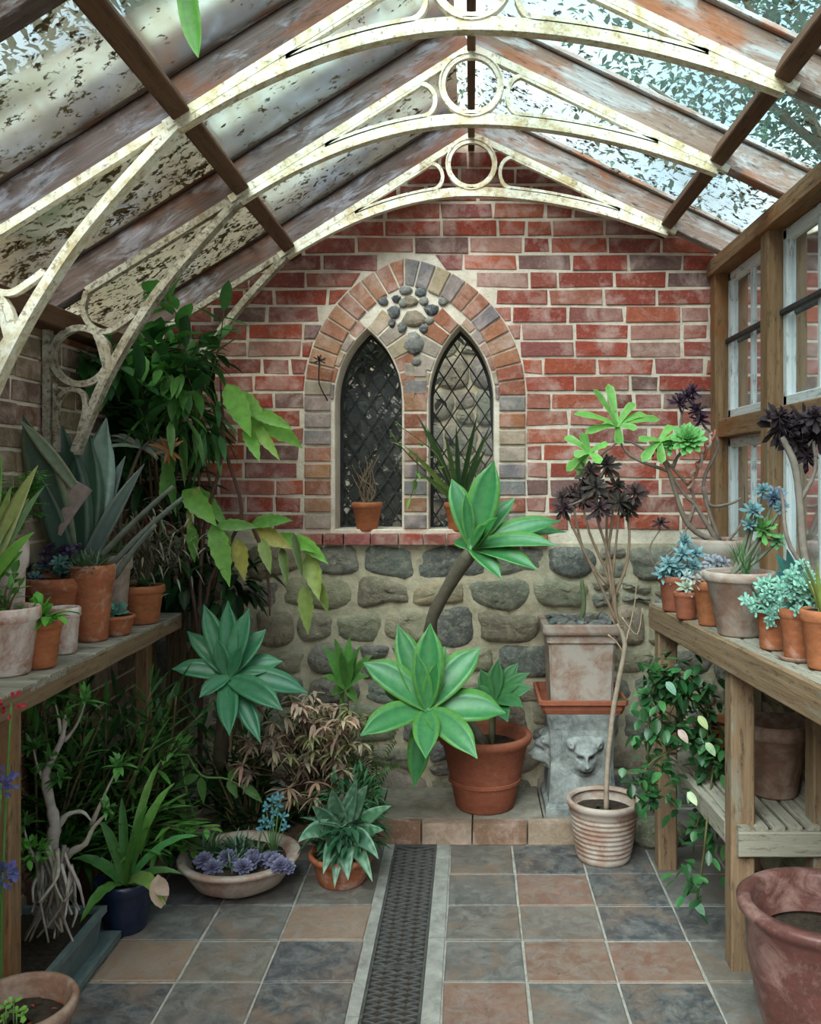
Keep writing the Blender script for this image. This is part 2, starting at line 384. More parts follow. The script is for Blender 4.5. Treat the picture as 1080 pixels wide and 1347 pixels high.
def rubble(mb, u0, u1, z0, z1, fr, pal=STONES, hmin=.11, hmax=.18):
    z = z0; ph1 = rnd(0, 9)
    wav = lambda u, zz: (.016*math.sin(u*7+zz*23+ph1)+.010*math.sin(u*17+zz*9)) if z0+.02 < zz < z1-.02 else 0
    while z < z1-.03:
        hh = min(rnd(hmin, hmax), z1-z)
        if z1-z-hh < .07: hh = z1-z
        u = u0-rnd(0, .1)
        while u < u1:
            w = rnd(.13, .34); a = max(u, u0)+.003; b = min(u+w, u1)-.003; u += w
            if b-a < .04: continue
            parts = [(z, z+hh)] if w > .17 or hh < .13 else [(z, z+hh*.5), (z+hh*.5, z+hh)]
            for lo0, hi0 in parts:
                lo = lo0+.003; hi = hi0-.003
                cu, cv = (a+b)/2, (lo+hi)/2; n = 20; e = rnd(3.2, 6.5); col = jit(random.choice(pal), .18); ph = rnd(0, 9); sk = rnd(-.12, .12)
                rings = []; hh_ = rnd(.018, .04)
                for k, (sc, dp) in enumerate(((1, -.012), (.97, .008), (.90, hh_*.7), (.62, hh_), (.28, hh_*1.05))):
                    rg = []
                    for i in range(n):
                        t = 2*PI*i/n; ct, st = math.cos(t), math.sin(t)
                        r = (abs(ct)**e+abs(st)**e)**(-1/e)*(.97+.045*math.sin(3*t+ph)+.03*math.sin(5*t+ph*2))
                        uu = cu+ct*r*sc*(b-a)/2+sk*st*(hi-lo)*.3; vv = cv+st*r*sc*(hi-lo)/2
                        vv += wav(uu, lo0)*(.5-st*.5)+wav(uu, hi0)*(.5+st*.5)
                        rg.append(mb.add(fr(uu, vv, dp*(1+rnd(-.25, .25) if k > 1 else 1)), jit(col, .08)))
                    rings.append(rg)
                for k in range(4): mb.quadstrip(rings[k], rings[k+1], True)
                mb.f.append(tuple(rings[4]))
        z += hh
fb = lambda u, v, w: V((u, YB-w, v))
# back wall: slab with the two lancet openings, then bricks, arch ring and rubble set into it
slab = flat([(XL-.25, -.05), (XR+.2, -.05), (XR+.2, roofz(XR)+.04), (0, ZA+.14), (XL-.25, roofz(XL)+.04)], [outline(LA, ZS), outline(LB, ZS)], lambda u, v, w: V((u, YB+.125-w, v)), .25)
wall_back = build('wall_back', slab, M['mortar']); tag(wall_back, kind='structure')
bk = MB(); bricks(bk, XL, XR, 1.255, 3.1, fb, BIG, lambda x: roofz(x)+.02)
def ring(mb, A, t, z0, pal, side='LR', step=.076, d=.014, mask=None, gap=.010):
    for s_ in side:
        c, R = (A['cl'], A['RL']) if s_ == 'L' else (A['cr'], A['RR'])
        th1 = math.acos(max(-1, min(1, ((A['xm']-c)/R)))); th0 = PI if s_ == 'L' else 0
        arc = abs(th1-th0)*R; n = max(2, round(arc/step))
        for i in range(n):
            a0 = th0+(th1-th0)*i/n; a1 = th0+(th1-th0)*(i+1)/n; e = (gap/2)/R*(1 if a1 > a0 else -1)
            q = [(c+r*math.cos(a), A['zs']+r*math.sin(a)) for r, a in ((R+min(t, 0)+.0, a0+e), (R+max(t, 0), a0+e), (R+max(t, 0), a1-e), (R+min(t, 0), a1-e))]
            xm = A['xm']; q = [((min(x, xm-.004) if s_ == 'L' else max(x, xm+.004)), y) for x, y in q]
            cc = (sum(x for x, y in q)/4, sum(y for x, y in q)/4)
            if mask and not mask(*cc): continue
            prism(mb, q, fb, -.01, d+rnd(-.003, .003), random.choice(pal))
        if z0 is not None:
            z = z0; x0, x1 = (A['a'], A['a']+abs(t)) if s_ == 'L' else (A['b']-abs(t), A['b'])
            k = 0
            while z < A['zs']-.03:
                prism(mb, [(x0, z), (x1, z), (x1, z+.063), (x0, z+.063)], fb, -.01, d+rnd(-.003, .003), random.choice(pal)); z += .0765; k += 1
ring(bk, BIG, -.118, 1.257, BUFF)
INN = arcs(BIG['a']+.122, BIG['b']-.122, BIG['xm'], BIG['zs'], 2.345)
inside = lambda x, z: INN['a'] < x < INN['b'] and aL(INN, z)+.02 < x < aR(INN, z)-.02 and z < INN['za']-.02
def ring2(A, side, lim):
    c, R_ = (A['cl'], A['RL']) if side == 'L' else (A['cr'], A['RR'])
    th1 = math.acos(max(-1, min(1, (A['xm']-c)/R_))); th0 = PI if side == 'L' else 0
    n = max(2, round(abs(th1-th0)*R_/.068))
    def out(th):
        r = R_+.004
        while r < R_+.108:
            x, z = c+r*math.cos(th), A['zs']+r*math.sin(th)
            if not lim(x, z): break
            r += .003
        return r
    for i in range(n):
        a0 = th0+(th1-th0)*(i+.06)/n; a1 = th0+(th1-th0)*(i+.94)/n; o0, o1 = out(a0), out(a1)
        if min(o0, o1)-R_ < .012: continue
        q = [(c+r*math.cos(t_), A['zs']+r*math.sin(t_)) for r, t_ in ((R_+.004, a0), (o0, a0), (o1, a1), (R_+.004, a1))]
        prism(bk, q, fb, -.01, .010+rnd(-.003, .003), random.choice(BUFF), .003)
inA2 = lambda x, z: z < INN['za'] and (z < INN['zs'] and INN['a'] < x < INN['b'] or z >= INN['zs'] and aL(INN, z)-.002 < x < aR(INN, z)+.002)
ring2(LA, 'L', inA2); ring2(LA, 'R', lambda x, z: inA2(x, z) and x < -.259); ring2(LB, 'R', inA2); ring2(LB, 'L', lambda x, z: inA2(x, z) and x > -.251)
z = 1.257
while z < 1.95:
    prism(bk, [(-.305, z), (-.203, z), (-.203, z+.063), (-.305, z+.063)], fb, -.01, .010, random.choice(BUFF)); z += .0765
build('brickwork', bk, M['brick'], wall_back)
fl = MB(True)
FL = [(.055,.065,.085),(.08,.09,.11),(.30,.29,.27),(.15,.16,.18),(.36,.28,.20)]
for (x, z_, w, h_) in ((-.262,2.10,.10,.12),(-.262,2.21,.12,.09),(-.35,2.24,.07,.07),(-.18,2.25,.08,.06),(-.28,2.29,.08,.06),(-.215,2.165,.05,.05),(-.315,2.17,.05,.06),(-.25,2.015,.05,.05),(-.30,2.34,.07,.05),(-.23,2.33,.06,.05),(-.40,2.29,.05,.05),(-.13,2.29,.05,.05),(-.31,2.28,.05,.05),(-.215,2.29,.05,.05),(-.36,2.19,.04,.05),(-.19,2.20,.05,.04),(-.255,2.065,.05,.05),(-.34,2.30,.05,.04)):
    col = random.choice(FL); rg = []
    for k, (sc, dp) in enumerate(((1, -.01), (.85, .012), (.4, .018))):
        rg.append([fl.add(fb(x+math.cos(2*PI*i/9)*w/2*sc*(1+.15*math.sin(i*2.3+x*40)), z_+math.sin(2*PI*i/9)*h_/2*sc, dp), jit(col, .2)) for i in range(9)])
    fl.quadstrip(rg[0], rg[1], True); fl.quadstrip(rg[1], rg[2], True); fl.f.append(tuple(rg[2]))
build('flint_infill', fl, M['stone'], wall_back)
sb = MB(True); rubble(sb, XL, XR, .0, 1.185, fb); build('rubble_stonework', sb, M['stone'], wall_back)
sm = MB(); sm.box((XL, YB-.012, 0), (XR, YB, 1.19)); build('stone_pointing', sm, M['mortar2'], wall_back)
# reveal bricks inside the openings and the brick sill
sl = MB()
x = -.775
while x < .26:
    w = rnd(.09, .13); c = jit(random.choice(REDS), .2)
    a = [sl.add(p, c) for p in ((x, YB-.055, 1.188), (x+w-.008, YB-.055, 1.188), (x+w-.008, YB+.18, 1.188), (x, YB+.18, 1.188))]
    b = [sl.add(p, c) for p in ((x, YB-.055, 1.232), (x+w-.008, YB-.055, 1.232), (x+w-.008, YB+.18, 1.247), (x, YB+.18, 1.247))]
    sl.quadstrip(a, b, True); sl.f.append(tuple(b)); sl.f.append(tuple(reversed(a)))
    x += w
build('window_sill', sl, M['brick'], wall_back)

# left wall, brick
slab = MB(); slab.box((XL-.25, -.6, -.05), (XL-.006, YB, 2.02)); wl = build('wall_left', slab, M['mortar']); tag(wl, kind='structure')
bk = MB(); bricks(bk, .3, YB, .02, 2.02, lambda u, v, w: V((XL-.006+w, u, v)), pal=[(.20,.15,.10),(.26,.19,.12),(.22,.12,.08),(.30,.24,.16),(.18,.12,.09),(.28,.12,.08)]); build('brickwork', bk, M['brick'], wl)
# right low wall, rubble
slab = MB(); slab.box((XR, -.6, -.05), (XR+.22, YB, 1.02)); wr = build('wall_right', slab, M['mortar2']); tag(wr, kind='structure')
rb = MB(True); rubble(rb, 1.0, YB, 0, 1.0, lambda u, v, w: V((XR-w*.7, u, v))); build('rubble_stonework', rb, M['stone'], wr)

# front wall with open doorway behind the camera, added to reduce fill light
m = MB()
for lo, hi in (((XL-.25, -.75, -.05), (-.5, -.55, 2.02)), ((.45, -.75, -.05), (XR+.2, -.55, 2.3)), ((-.5, -.75, 2.1), (.45, -.55, 2.5))): m.box(lo, hi)
t = build('wall_front', m, M['mortar']); tag(t, kind='structure')
# lancet windows
def lancet(i, A):
    w = thing('window_%d' % i, None, None, (A['xm'], YB+.18, ZS)); tag(w, kind='structure')
    g = MB(); o = outline(A, ZS); idx = [g.add((x, YB+.185, z), (.5,.5,.5)) for x, z in o]; g.f.append(tuple(idx)); build('glass', g, M['lancet'], w)
    l = MB(); sx, sz = .078, .118
    def inA(x, z): return ZS < z < A['za'] and aL(A, z) < x < aR(A, z)
    for sgn in (1, -1):
        for k in range(-14, 30):
            x0 = A['xm']+k*sx; pts = []; N_ = 160
            run = []
            for q in range(N_+1):
                z = ZS+(A['za']-ZS)*q/N_; x = x0+sgn*(z-ZS)*sx/sz-14*sgn*sx*0
                if inA(x, z): run.append(V((x, YB+.178, z)))
            if len(run) > 2: l.tube([run[0], run[-1]], .0035, (.05,.05,.05), 5)
    build('lead_lattice', l, M['lead'], w)
    f = MB()
    o2 = [V((x, YB+.175, z)) for x, z in o]
    f.tube(o2+[o2[0]], .020, (.05,.05,.05), 6); build('window_frame', f, M['lead'], w)
lancet(1, LA); lancet(2, LB)

# ------------------------------------------------------------------ floor
fl = MB(); fl.box((-1.9, -1.2, -.06), (1.6, YB+.2, -.004)); floor = build('floor', fl, M['grout']); tag(floor, kind='structure')
ys = [3.70, 3.43, 3.18, 2.94, 2.70, 2.48]
while ys[-1] > -.9: ys.append(ys[-1]-.235)
xs_r = [-.085, .165, .435, .70, .97, 1.24]; xs_l = [-.345, -.62, -.875, -1.135, -1.40, -1.66]
SLT=(.058,.062,.070); GRY=(.115,.112,.105); RED=(.22,.115,.08); TAN=(.28,.18,.125); DRK=(.035,.039,.048); BRG=(.15,.125,.105); GBR=(.12,.105,.09)
TR = [[GBR,DRK,SLT,GRY],[GRY,RED,SLT,GRY],[GBR,BRG,SLT,SLT],[GRY,RED,RED,GRY],[RED,GRY,SLT,GRY]]
TL = [[GRY,SLT,SLT,SLT],[GBR,GRY,SLT,SLT],[TAN,GRY,GRY,SLT],[SLT,BRG,TAN,SLT],[SLT,GRY,SLT,GRY]]
tl = MB()
def tile(xa, xb, ya, yb, c):
    g = .004; xa += g; xb -= g; ya += g; yb -= g; c = jit(c, .06)
    j = lambda: rnd(-.0022, .0022)
    q = [(xa+j(), ya+j()), (xb+j(), ya+j()), (xb+j(), yb+j()), (xa+j(), yb+j())]; dz = rnd(-.002, .001)
    a = [tl.add((x, y, -.006), c) for x, y in q]; e = .004
    b = [tl.add((x, y, -.002+dz), c) for x, y in q]
    q2 = [(q[0][0]+e, q[0][1]+e), (q[1][0]-e, q[1][1]+e), (q[2][0]-e, q[2][1]-e), (q[3][0]+e, q[3][1]-e)]
    t = [tl.add((x, y, dz+.001), c) for x, y in q2]
    tl.quadstrip(a, b, True); tl.quadstrip(b, t, True); tl.f.append(tuple(t))
for i in range(len(ys)-1):
    for k in range(5):
        c = TR[i][k] if i < 5 and k < 4 else random.choice([SLT, GRY, RED, GBR, TAN]); tile(xs_r[k], xs_r[k+1], ys[i+1], ys[i], c)
        c = TL[i][k] if i < 5 and k < 4 else random.choice([SLT, GRY, RED, GBR, TAN]); tile(xs_l[k+1], xs_l[k], ys[i+1], ys[i], c)
for (a, b) in ((.70, 1.12),): tile(a, b, 3.70, 4.1, GRY)
build('floor_tiles', tl, M['tile'], floor)
st = MB()
for xa, xb in ((-.345, -.308), (-.140, -.085)):
    y = 3.70
    while y > -.9:
        L = rnd(.4, .8); st.box((xa+.002, y-L+.004, -.02), (xb-.002, y, .003+rnd(-.001, .001))); y -= L
build('edging_stones', st, M['strip'], floor)
ks = MB()
x = XL
while x < .62:
    w = rnd(.28, .42); ks.box((x, 3.76, 0), (min(x+w-.006, .62), YB-.01, .088+rnd(-.002, .002))); x += w
t1 = build('trim_1', ks, M['kerb']); tag(t1, kind='structure')
ke = MB(); x = XL
while x < .62:
    w = rnd(.19, .24); c = jit(random.choice([(.30,.20,.13),(.24,.15,.10),(.33,.25,.18),(.22,.12,.08)]), .1)
    lo, hi = (x, 3.70, 0), (min(x+w-.007, .62), 3.757, .084+rnd(-.002, .003)); ke.box(lo, hi, c); x += w
build('brick_edging', ke, M['brick'], t1)
# cast iron floor grating
gr = thing('floor_grating', 'long black cast-iron grating let into the tiled floor between two pale stone strips', 'grating', (-.224, 2.4, 0))
g = MB(); g.box((-.308, -.9, -.02), (-.300, 3.70, .004)); g.box((-.148, -.9, -.02), (-.140, 3.70, .004)); 
for yy in (3.692, 2.78, 1.85, .92): g.box((-.300, yy-.006, -.02), (-.148, yy+.006, .004))
build('frame', g, M['castiron'], gr)
g = MB(); y = 3.68
w0 = .152
while y > .4:
    a = [(-.300, y), (-.148, y-.055)]
    for (xa, ya, xb, yb) in ((-.300, y, -.148, y-.06), (-.148, y, -.300, y-.06)):
        g.beam((xa, ya, -.004), (xb, yb, -.004), .006, .012, bev=.001)
    y -= .03
build('lattice_bars', g, M['castiron'], gr)
g = MB(); g.box((-.302, -.9, -.0039), (-.146, 3.70, -.0035)); build('channel_bed', g, M['soil'], gr)

# ------------------------------------------------------------------ roof
ceiling = thing('ceiling', None, None, (0, 2, 3)); tag(ceiling, kind='structure')
TY = [4.03, 3.22, 2.55, 1.85, 1.15, .45]
PLX, PRX = -.80, .855
RD = .105
nl = V((-SL, 0, 1)).normalized(); nr = V((SR, 0, 1)).normalized()
for i, y in enumerate(TY):
    for s_, sl_, nn, xe, mt in (('l', SL, nl, XL-.12, 'rafter'), ('r', -SR, nr, XR+.16, 'rafter_r')):
        m = MB(); m.beam(V((0, y, ZA))+nn*(RD/2), V((xe, y, ZA+sl_*xe))+nn*(RD/2), .062, RD, nn, segs=6, wob=.0015); build('rafter', m, M[mt], ceiling)
        m = MB(); m.beam(V((0, y, ZA))+nn*(RD+.010), V((xe, y, ZA+sl_*xe))+nn*(RD+.010), .10, .018, nn); build('glazing_bead', m, M[mt], ceiling)
for px_, nn, w in ((PLX, nl, .055), (PRX, nr, .05)):
    m = MB(); c0 = V((px_, 0, roofz(px_)))+nn*.022; m.beam(c0+V((0,-.5,0)), c0+V((0, YB-.01, 0)), w, .075, nn, segs=10, wob=.001); build('purlin', m, M['purlin'], ceiling)
m = MB(); m.beam((0, -.5, ZA+.07), (0, YB-.01, ZA+.07), .03, .20); build('ridge_board', m, M['purlin'], ceiling)
yy = [YB]+TY+[-.5]
for i in range(len(yy)-1):
    for s_, nn, xs in (('l', nl, [0, PLX, XL-.15]), ('r', nr, [0, PRX, XR+.18])):
        for k in range(2):
            m = MB()
            q = [V((x, y, roofz(x)))+nn*(RD+.004) for x, y in ((xs[k], yy[i]), (xs[k+1], yy[i]), (xs[k+1], yy[i+1]), (xs[k], yy[i+1]))]
            m.f.append(tuple(m.add(p) for p in q))
            mt = {('l', 0): 'roof', ('l', 1): 'roof_d', ('r', 0): 'roof', ('r', 1): 'roof'}[(s_, k)]
            if s_ == 'l' and k == 0 and i >= 1: mt = 'roof_m' if i == 1 else 'roof'
            if i <= 1: mt = 'roof_m' if (s_ == 'r' or k == 0) else 'roof_d'
            if s_ == 'l' and k == 1 and i == 3: mt = 'roof_m'
            build('glass_pane', m, M[mt], ceiling)
# iron arch trusses and left brackets
def band(mb, pts, y, dep, th, closed=False):
    """flat iron bar following (x, z) points in the plane at depth y"""
    n = len(pts); rings = []
    for i, p in enumerate(pts):
        a = pts[(i-1) % n] if closed or i > 0 else p; b = pts[(i+1) % n] if closed or i < n-1 else p
        tx, tz = b[0]-a[0], b[1]-a[1]; L = math.hypot(tx, tz) or 1; nx, nz = -tz/L*th/2, tx/L*th/2
        rings.append([mb.add((p[0]+nx, y-dep/2, p[1]+nz)), mb.add((p[0]+nx, y+dep/2, p[1]+nz)), mb.add((p[0]-nx, y+dep/2, p[1]-nz)), mb.add((p[0]-nx, y-dep/2, p[1]-nz))])
    for i in range(n if closed else n-1): mb.quadstrip(rings[i], rings[(i+1) % n], True)
    if not closed: mb.f.append(tuple(rings[0])); mb.f.append(tuple(reversed(rings[-1])))
def circ(cx, cz, r, n=28): return [(cx+r*math.cos(2*PI*i/n), cz+r*math.sin(2*PI*i/n)) for i in range(n)]
def spline(pts, k_=5):
    o = []
    for i in range(len(pts)-1):
        a = pts[max(i-1, 0)]; b = pts[i]; d = pts[i+1]; e = pts[min(i+2, len(pts)-1)]
        for k in range(k_):
            t = k/k_; o.append(tuple(.5*((2*b[q])+(d[q]-a[q])*t+(2*a[q]-5*b[q]+4*d[q]-e[q])*t*t+(3*b[q]-a[q]-3*d[q]+e[q])*t**3) for q in (0, 1)))
    o.append(pts[-1]); return o
def truss(y, label):
    r = thing('roof_truss', label, 'roof truss', (0, y, 2.7), 'iron arch trusses')
    zt = lambda x: roofz(x)-.014
    def za(x):
        if x < 0: return 2.738-(2.738-(roofz(PLX)-.03))*(abs(x)/abs(PLX))**1.9
        return 2.738-(2.738-(roofz(PRX)-.03))*(x/PRX)**1.9
    m = MB(); band(m, [(PLX-.04, zt(PLX-.04)), (-.01, zt(-.01))], y, .024, .026); band(m, [(.01, zt(.01)), (PRX+.04, zt(PRX+.04))], y, .024, .026)
    build('top_chord', m, M['iron'], r)
    m = MB(); xs = [PLX+(PRX-PLX)*i/40 for i in range(41)]; pts = [(x, za(x)) for x in xs]
    band(m, pts, y, .022, .036); band(m, [(x, z-.018) for x, z in pts], y, .036, .010)
    build('arched_rib', m, M['iron'], r)
    m = MB(); rc = 2.857; band(m, circ(0, rc, .100), y, .022, .019, True); band(m, circ(0, rc, .110), y, .03, .006, True); build('ring', m, M['iron'], r)
    for sgn in (-1, 1):
        lo = lambda x: za(sgn*x)+.022
        hi = lambda x: zt(sgn*x)-.017
        x0 = .120; x1 = x0
        while hi(x1)-lo(x1) > .004 and x1 < .75: x1 += .01
        xc = x0+.055; rr = (hi(xc)-lo(xc))/2; mz = (hi(xc)+lo(xc))/2
        up_ = [(sgn*(xc+(x1-xc)*i/12), hi(xc+(x1-xc)*i/12)) for i in range(13)]; dn = [(sgn*(xc+(x1-xc)*i/12), lo(xc+(x1-xc)*i/12)) for i in range(13)]
        head = [(sgn*(xc-.050*math.sin(PI*i/10)), mz-rr*math.cos(PI*i/10)) for i in range(1, 10)]
        m = MB(); band(m, dn[::-1]+head+up_, y, .022, .015); build('teardrop', m, M['iron'], r)
        m = MB(); band(m, [(sgn*(x1-.02+.02*i), (za(sgn*(x1-.02+.02*i))+zt(sgn*(x1-.02+.02*i)))/2) for i in range(8)], y, .020, .05); build('web', m, M['iron'], r)
    return r
tl_ = ['cream iron arch truss against the back brick wall above the window', 'cream iron arch truss in the middle, between the nearest one and the wall one', 'cream iron arch truss cut by the top edge of the photo']
for i in range(3): truss(TY[i]-.045, tl_[i])
def bracket(y, label, mt):
    r = thing('roof_bracket', label, 'bracket', (-1.47, y, 1.6), 'iron corner brackets')
    rs = spline([(-.80, roofz(-.80)-.02), (-.95, 2.315), (-1.08, 2.16), (-1.16, 2.045), (-1.235, 1.92), (-1.31, 1.77), (-1.385, 1.58)])
    m = MB(); band(m, rs, y, .030, .022); band(m, [(x+.012, z-.008) for x, z in rs], y, .048, .010); build('curved_rib', m, mt, r)
    m = MB(); band(m, [(-.80, roofz(-.80)-.014), (-1.34, roofz(-1.34)-.014)], y, .028, .024); build('top_chord', m, mt, r)
    m = MB(); band(m, [(-1.478, 1.56), (-1.478, 2.03)], y, .034, .024); band(m, [(-1.452, 1.58), (-1.452, 1.82)], y, .018, .012); build('wall_strut', m, mt, r)
    m = MB(); band(m, circ(-1.362, 1.915, .098), y, .026, .022, True); build('ring', m, mt, r)
    m = MB(); band(m, spline([(-1.34, 2.14), (-1.352, 2.075), (-1.325, 2.02), (-1.27, 2.0), (-1.215, 2.03), (-1.175, 2.06)]), y, .024, .018); band(m, spline([(-1.325, 2.02), (-1.30, 1.97), (-1.275, 1.88)]), y, .022, .018); build('scroll', m, mt, r)
    m = MB(); band(m, spline([(-1.445, 1.58), (-1.448, 1.72), (-1.432, 1.775), (-1.395, 1.80), (-1.355, 1.785), (-1.345, 1.73), (-1.365, 1.65)]), y, .022, .017); build('lower_arch', m, mt, r)
bracket(TY[1]-.036, 'grey flaking iron corner bracket with open rings, middle one on the left wall', M['iron_old'])
bracket(TY[2]-.036, 'cream iron corner bracket with open rings nearest the left edge of the photo', M['iron'])
bracket(TY[0]-.036, 'iron corner bracket farthest back, half hidden by the climbing plant', M['iron_old'])
# eaves
m = MB(); m.beam((XL+.02, -.5, 2.04), (XL+.02, YB-.02, 2.04), .14, .07, segs=6, wob=.001); t = build('trim_2', m, M['purlin']); tag(t, kind='structure')
m = MB(); m.beam((XR-.01, -.5, 2.425), (XR-.01, YB-.02, 2.425), .09, .07, segs=6, wob=.001); t = build('trim_3', m, M['post']); tag(t, kind='structure')
# right glazed side
k = 4
for y in (4.07, 3.36, 2.62, 1.88, 1.14):
    m = MB(); m.beam((XR, y, 1.0), (XR, y, 2.39), .085, .085, V((0,1,0)), segs=5, wob=.001); t = build('trim_%d' % k, m, M['post']); tag(t, kind='structure'); k += 1
for y0, y1 in ((4.07, 3.36), (3.36, 2.62), (2.62, 1.88), (1.88, 1.14)):
    for zz, hh in ((1.705, .08), (1.04, .07)):
        m = MB(); m.beam((XR+.005, y1+.043, zz), (XR+.005, y0-.043, zz), .07, hh); t = build('trim_%d' % k, m, M['post']); tag(t, kind='structure'); k += 1
wn = 3
for y0, y1 in ((3.36, 4.07), (2.62, 3.36), (1.88, 2.62), (1.14, 1.88)):
    for z0, z1, mid in ((1.748, 2.388, 2.09), (1.078, 1.662, None)):
        w = thing('window_%d' % wn, None, None, (XR+.03, (y0+y1)/2, z0)); tag(w, kind='structure'); wn += 1
        a, b = y0+.045, y1-.045; x = XR+.03; f = MB()
        for q in (a+.02, b-.02): f.beam((x, q, z0), (x, q, z1), .04, .035, V((1,0,0)))
        for q in (z0+.02, z1-.02): f.beam((x, a, q), (x, b, q), .035, .04)
        f.beam((x, (a+b)/2, z0), (x, (a+b)/2, z1), .022, .022, V((1,0,0)))
        build('sash_frame', f, M['white'], w)
        if mid: f = MB(); f.beam((x-.02, a, mid), (x-.02, b, mid), .02, .022); build('stay_bar', f, M['lead'], w)
        g = MB(); g.f.append(tuple(g.add(p) for p in ((x, a, z0), (x, b, z0), (x, b, z1), (x, a, z1)))); build('glass', g, M['pane'], w)

# ------------------------------------------------------------------ outside
m = MB(); m.box((-16, -8, -.3), (16, 24, -.07)); t = build('ground', m, M['lawn']); tag(t, kind='structure')
m = MB(); m.box((-5, 6.3, -.06), (5, 6.6, 2.9)); ow = build('wall_outer', m, M['mortar2']); tag(ow, kind='structure')
m = MB(True); rubble(m, -1.9, 1.6, .6, 2.9, lambda u, v, w: V((u, 6.3-w, v)), pal=[(.42,.38,.28),(.36,.33,.27),(.48,.43,.33),(.30,.29,.26)], hmin=.14, hmax=.24); build('rubble_stonework', m, M['stone'], ow)
m = MB(); m.box((2.6, .5, -.06), (2.9, 6.3, 2.7)); ow = build('wall_side', m, M['mortar2']); tag(ow, kind='structure')
m = MB(True); rubble(m, .8, 6.3, .6, 2.7, lambda u, v, w: V((2.6-w, u, v)), pal=[(.60,.54,.40),(.54,.50,.42),(.68,.60,.40),(.45,.43,.40)], hmin=.14, hmax=.24); build('rubble_stonework', m, M['stone'], ow)
def tree(c, rx, rz, n, label, lc=(.09,.16,.05), base_z=-.07):
    r = thing('tree', label, 'tree', (c[0], c[1], base_z), 'trees above the roof')
    m = MB(); m.tube([(c[0], c[1], base_z), (c[0]+.1, c[1], c[2]*.5), (c[0], c[1], c[2])], [.16, .12, .05], (.16,.12,.09), 8)
    for i in range(9):
        a = rnd(0, 6.3); m.tube([(c[0], c[1], c[2]*.6+i*.1), (c[0]+math.cos(a)*rx*.7, c[1]+math.sin(a)*rx*.7, c[2]+rnd(-.3, .7)*rz)], [.05, .012], (.14,.11,.08), 5)
    build('trunk', m, M['bark'], r)
    m = MB()
    for i in range(n):
        cl = i // 40; random.seed(1000+cl+int(c[0]*10)); d = V((rnd(-1, 1), rnd(-1, 1), rnd(-1, 1))); d.normalize(); ctr = V(c)+V((d.x*rx, d.y*rx, d.z*rz))*rnd(.3, .95)
        random.seed(i*7+int(c[0]*100)); p = ctr+V((random.gauss(0, .28), random.gauss(0, .28), random.gauss(0, .22)))
        d = V((rnd(-1, 1), rnd(-1, 1), rnd(-1, .4))).normalized()
        m.leaf(p, p+d*rnd(.07, .12), .055, c=jit(lc, .35), n=2, fold=.1)
    random.seed(int(abs(c[0])*99)+5)
    build('crown', m, M['leaf'], r)
tree((-3.0, 4.9, 5.2), 2.2, 1.7, 11000, 'dense blue-green tree seen through the upper left roof glass', (.07,.14,.09))
tree((3.3, 7.8, 5.4), 2.5, 1.9, 10000, 'leafy tree seen through the upper right roof glass', (.08,.17,.13))
tree((-1.2, 12.5, 6.2), 1.8, 1.4, 2600, 'paler tree seen high behind the roof ridge', (.15,.22,.16))
r = thing('darkening_shrub', 'dark shrub added outside to darken the left lancet window', 'shrub', (-.62, 5.3, -.07))  # shrub put in to darken the view through the left lancet
m = MB()
for i in range(2600):
    p = V((-.60+random.gauss(0, .16), 5.3+random.gauss(0, .2), 1.35+rnd(-1.0, 1.0))); d = V((rnd(-1,1), rnd(-1,1), rnd(-.6,1))).normalized(); m.leaf(p, p+d*.11, .05, c=jit((.06,.065,.05), .3), n=3)
build('foliage', m, M['leaf'], r)
m = MB(); m.tube([(-.62,5.3,-.07),(-.66,5.3,1.2)], [.04,.015], (.1,.07,.05)); build('stem', m, M['bark'], r)


# ------------------------------------------------------------------ benches
GB = .94; RB = 1.0
t = thing('potting_bench', 'long rough timber plant bench along the left wall, carrying a row of terracotta pots', 'bench', (-1.33, 2.6, 0))
m = MB(); m.beam((-1.195, .9, GB-.035), (-1.195, 3.72, GB-.035), .028, .062, bev=.005, segs=14, wob=.002); build('front_board', m, M['bench'], t)
m = MB(); y = .92
while y < 3.70: m.beam((-1.49, y+.035, GB-.011), (-1.182, y+.035, GB-.011), .072, .020, bev=.004, wob=.001); y += .078
build('slatted_top', m, M['slat'], t)
for (x, y) in ((-1.203, 2.36), (-1.30, 3.62), (-1.455, 2.36), (-1.203, 1.0)):
    m = MB(); m.beam((x, y, 0), (x, y, GB-.04 if y > 1 else GB-.04), .05, .06, V((0,1,0))); build('leg', m, M['post'], t)
t = thing('potting_bench', 'sturdy brown timber plant bench along the right windows with a slatted lower shelf', 'bench', (.93, 2.7, 0))
E0, E1 = V((.695, 3.56, 0)), V((.87, 1.7, 0)); ed = (E1-E0).normalized()
def bx(y): return E0.x+(E0.y-y)/(E0.y-E1.y)*(E1.x-E0.x)
m = MB(); m.beam(E0+V((.012, 0, RB-.047)), E1+V((.012, 0, RB-.047)), .03, .094, bev=.005, segs=10, wob=.0012); build('front_board', m, M['bench'], t)
m = MB(); m.beam((bx(3.55)+.02, 3.55, RB-.047), (1.10, 3.55, RB-.047), .03, .09, bev=.005); build('end_board', m, M['bench'], t)
m = MB(); xx = .033
while xx < .36:
    m.beam(E0+V((xx, 0, RB-.008)), V((min(E1.x+xx, 1.10), 1.7, RB-.008)), .048, .018, bev=.004, segs=8, wob=.0012); xx += .056
    if E0.x+xx > 1.05: break
build('slatted_top', m, M['slat'], t)
for yy in (1.8, 2.3, 3.1):
    m = MB(); m.beam((bx(yy)+.03, yy, RB-.045), (1.10, yy, RB-.045), .04, .05); build('cross_bearer', m, M['bench'], t)
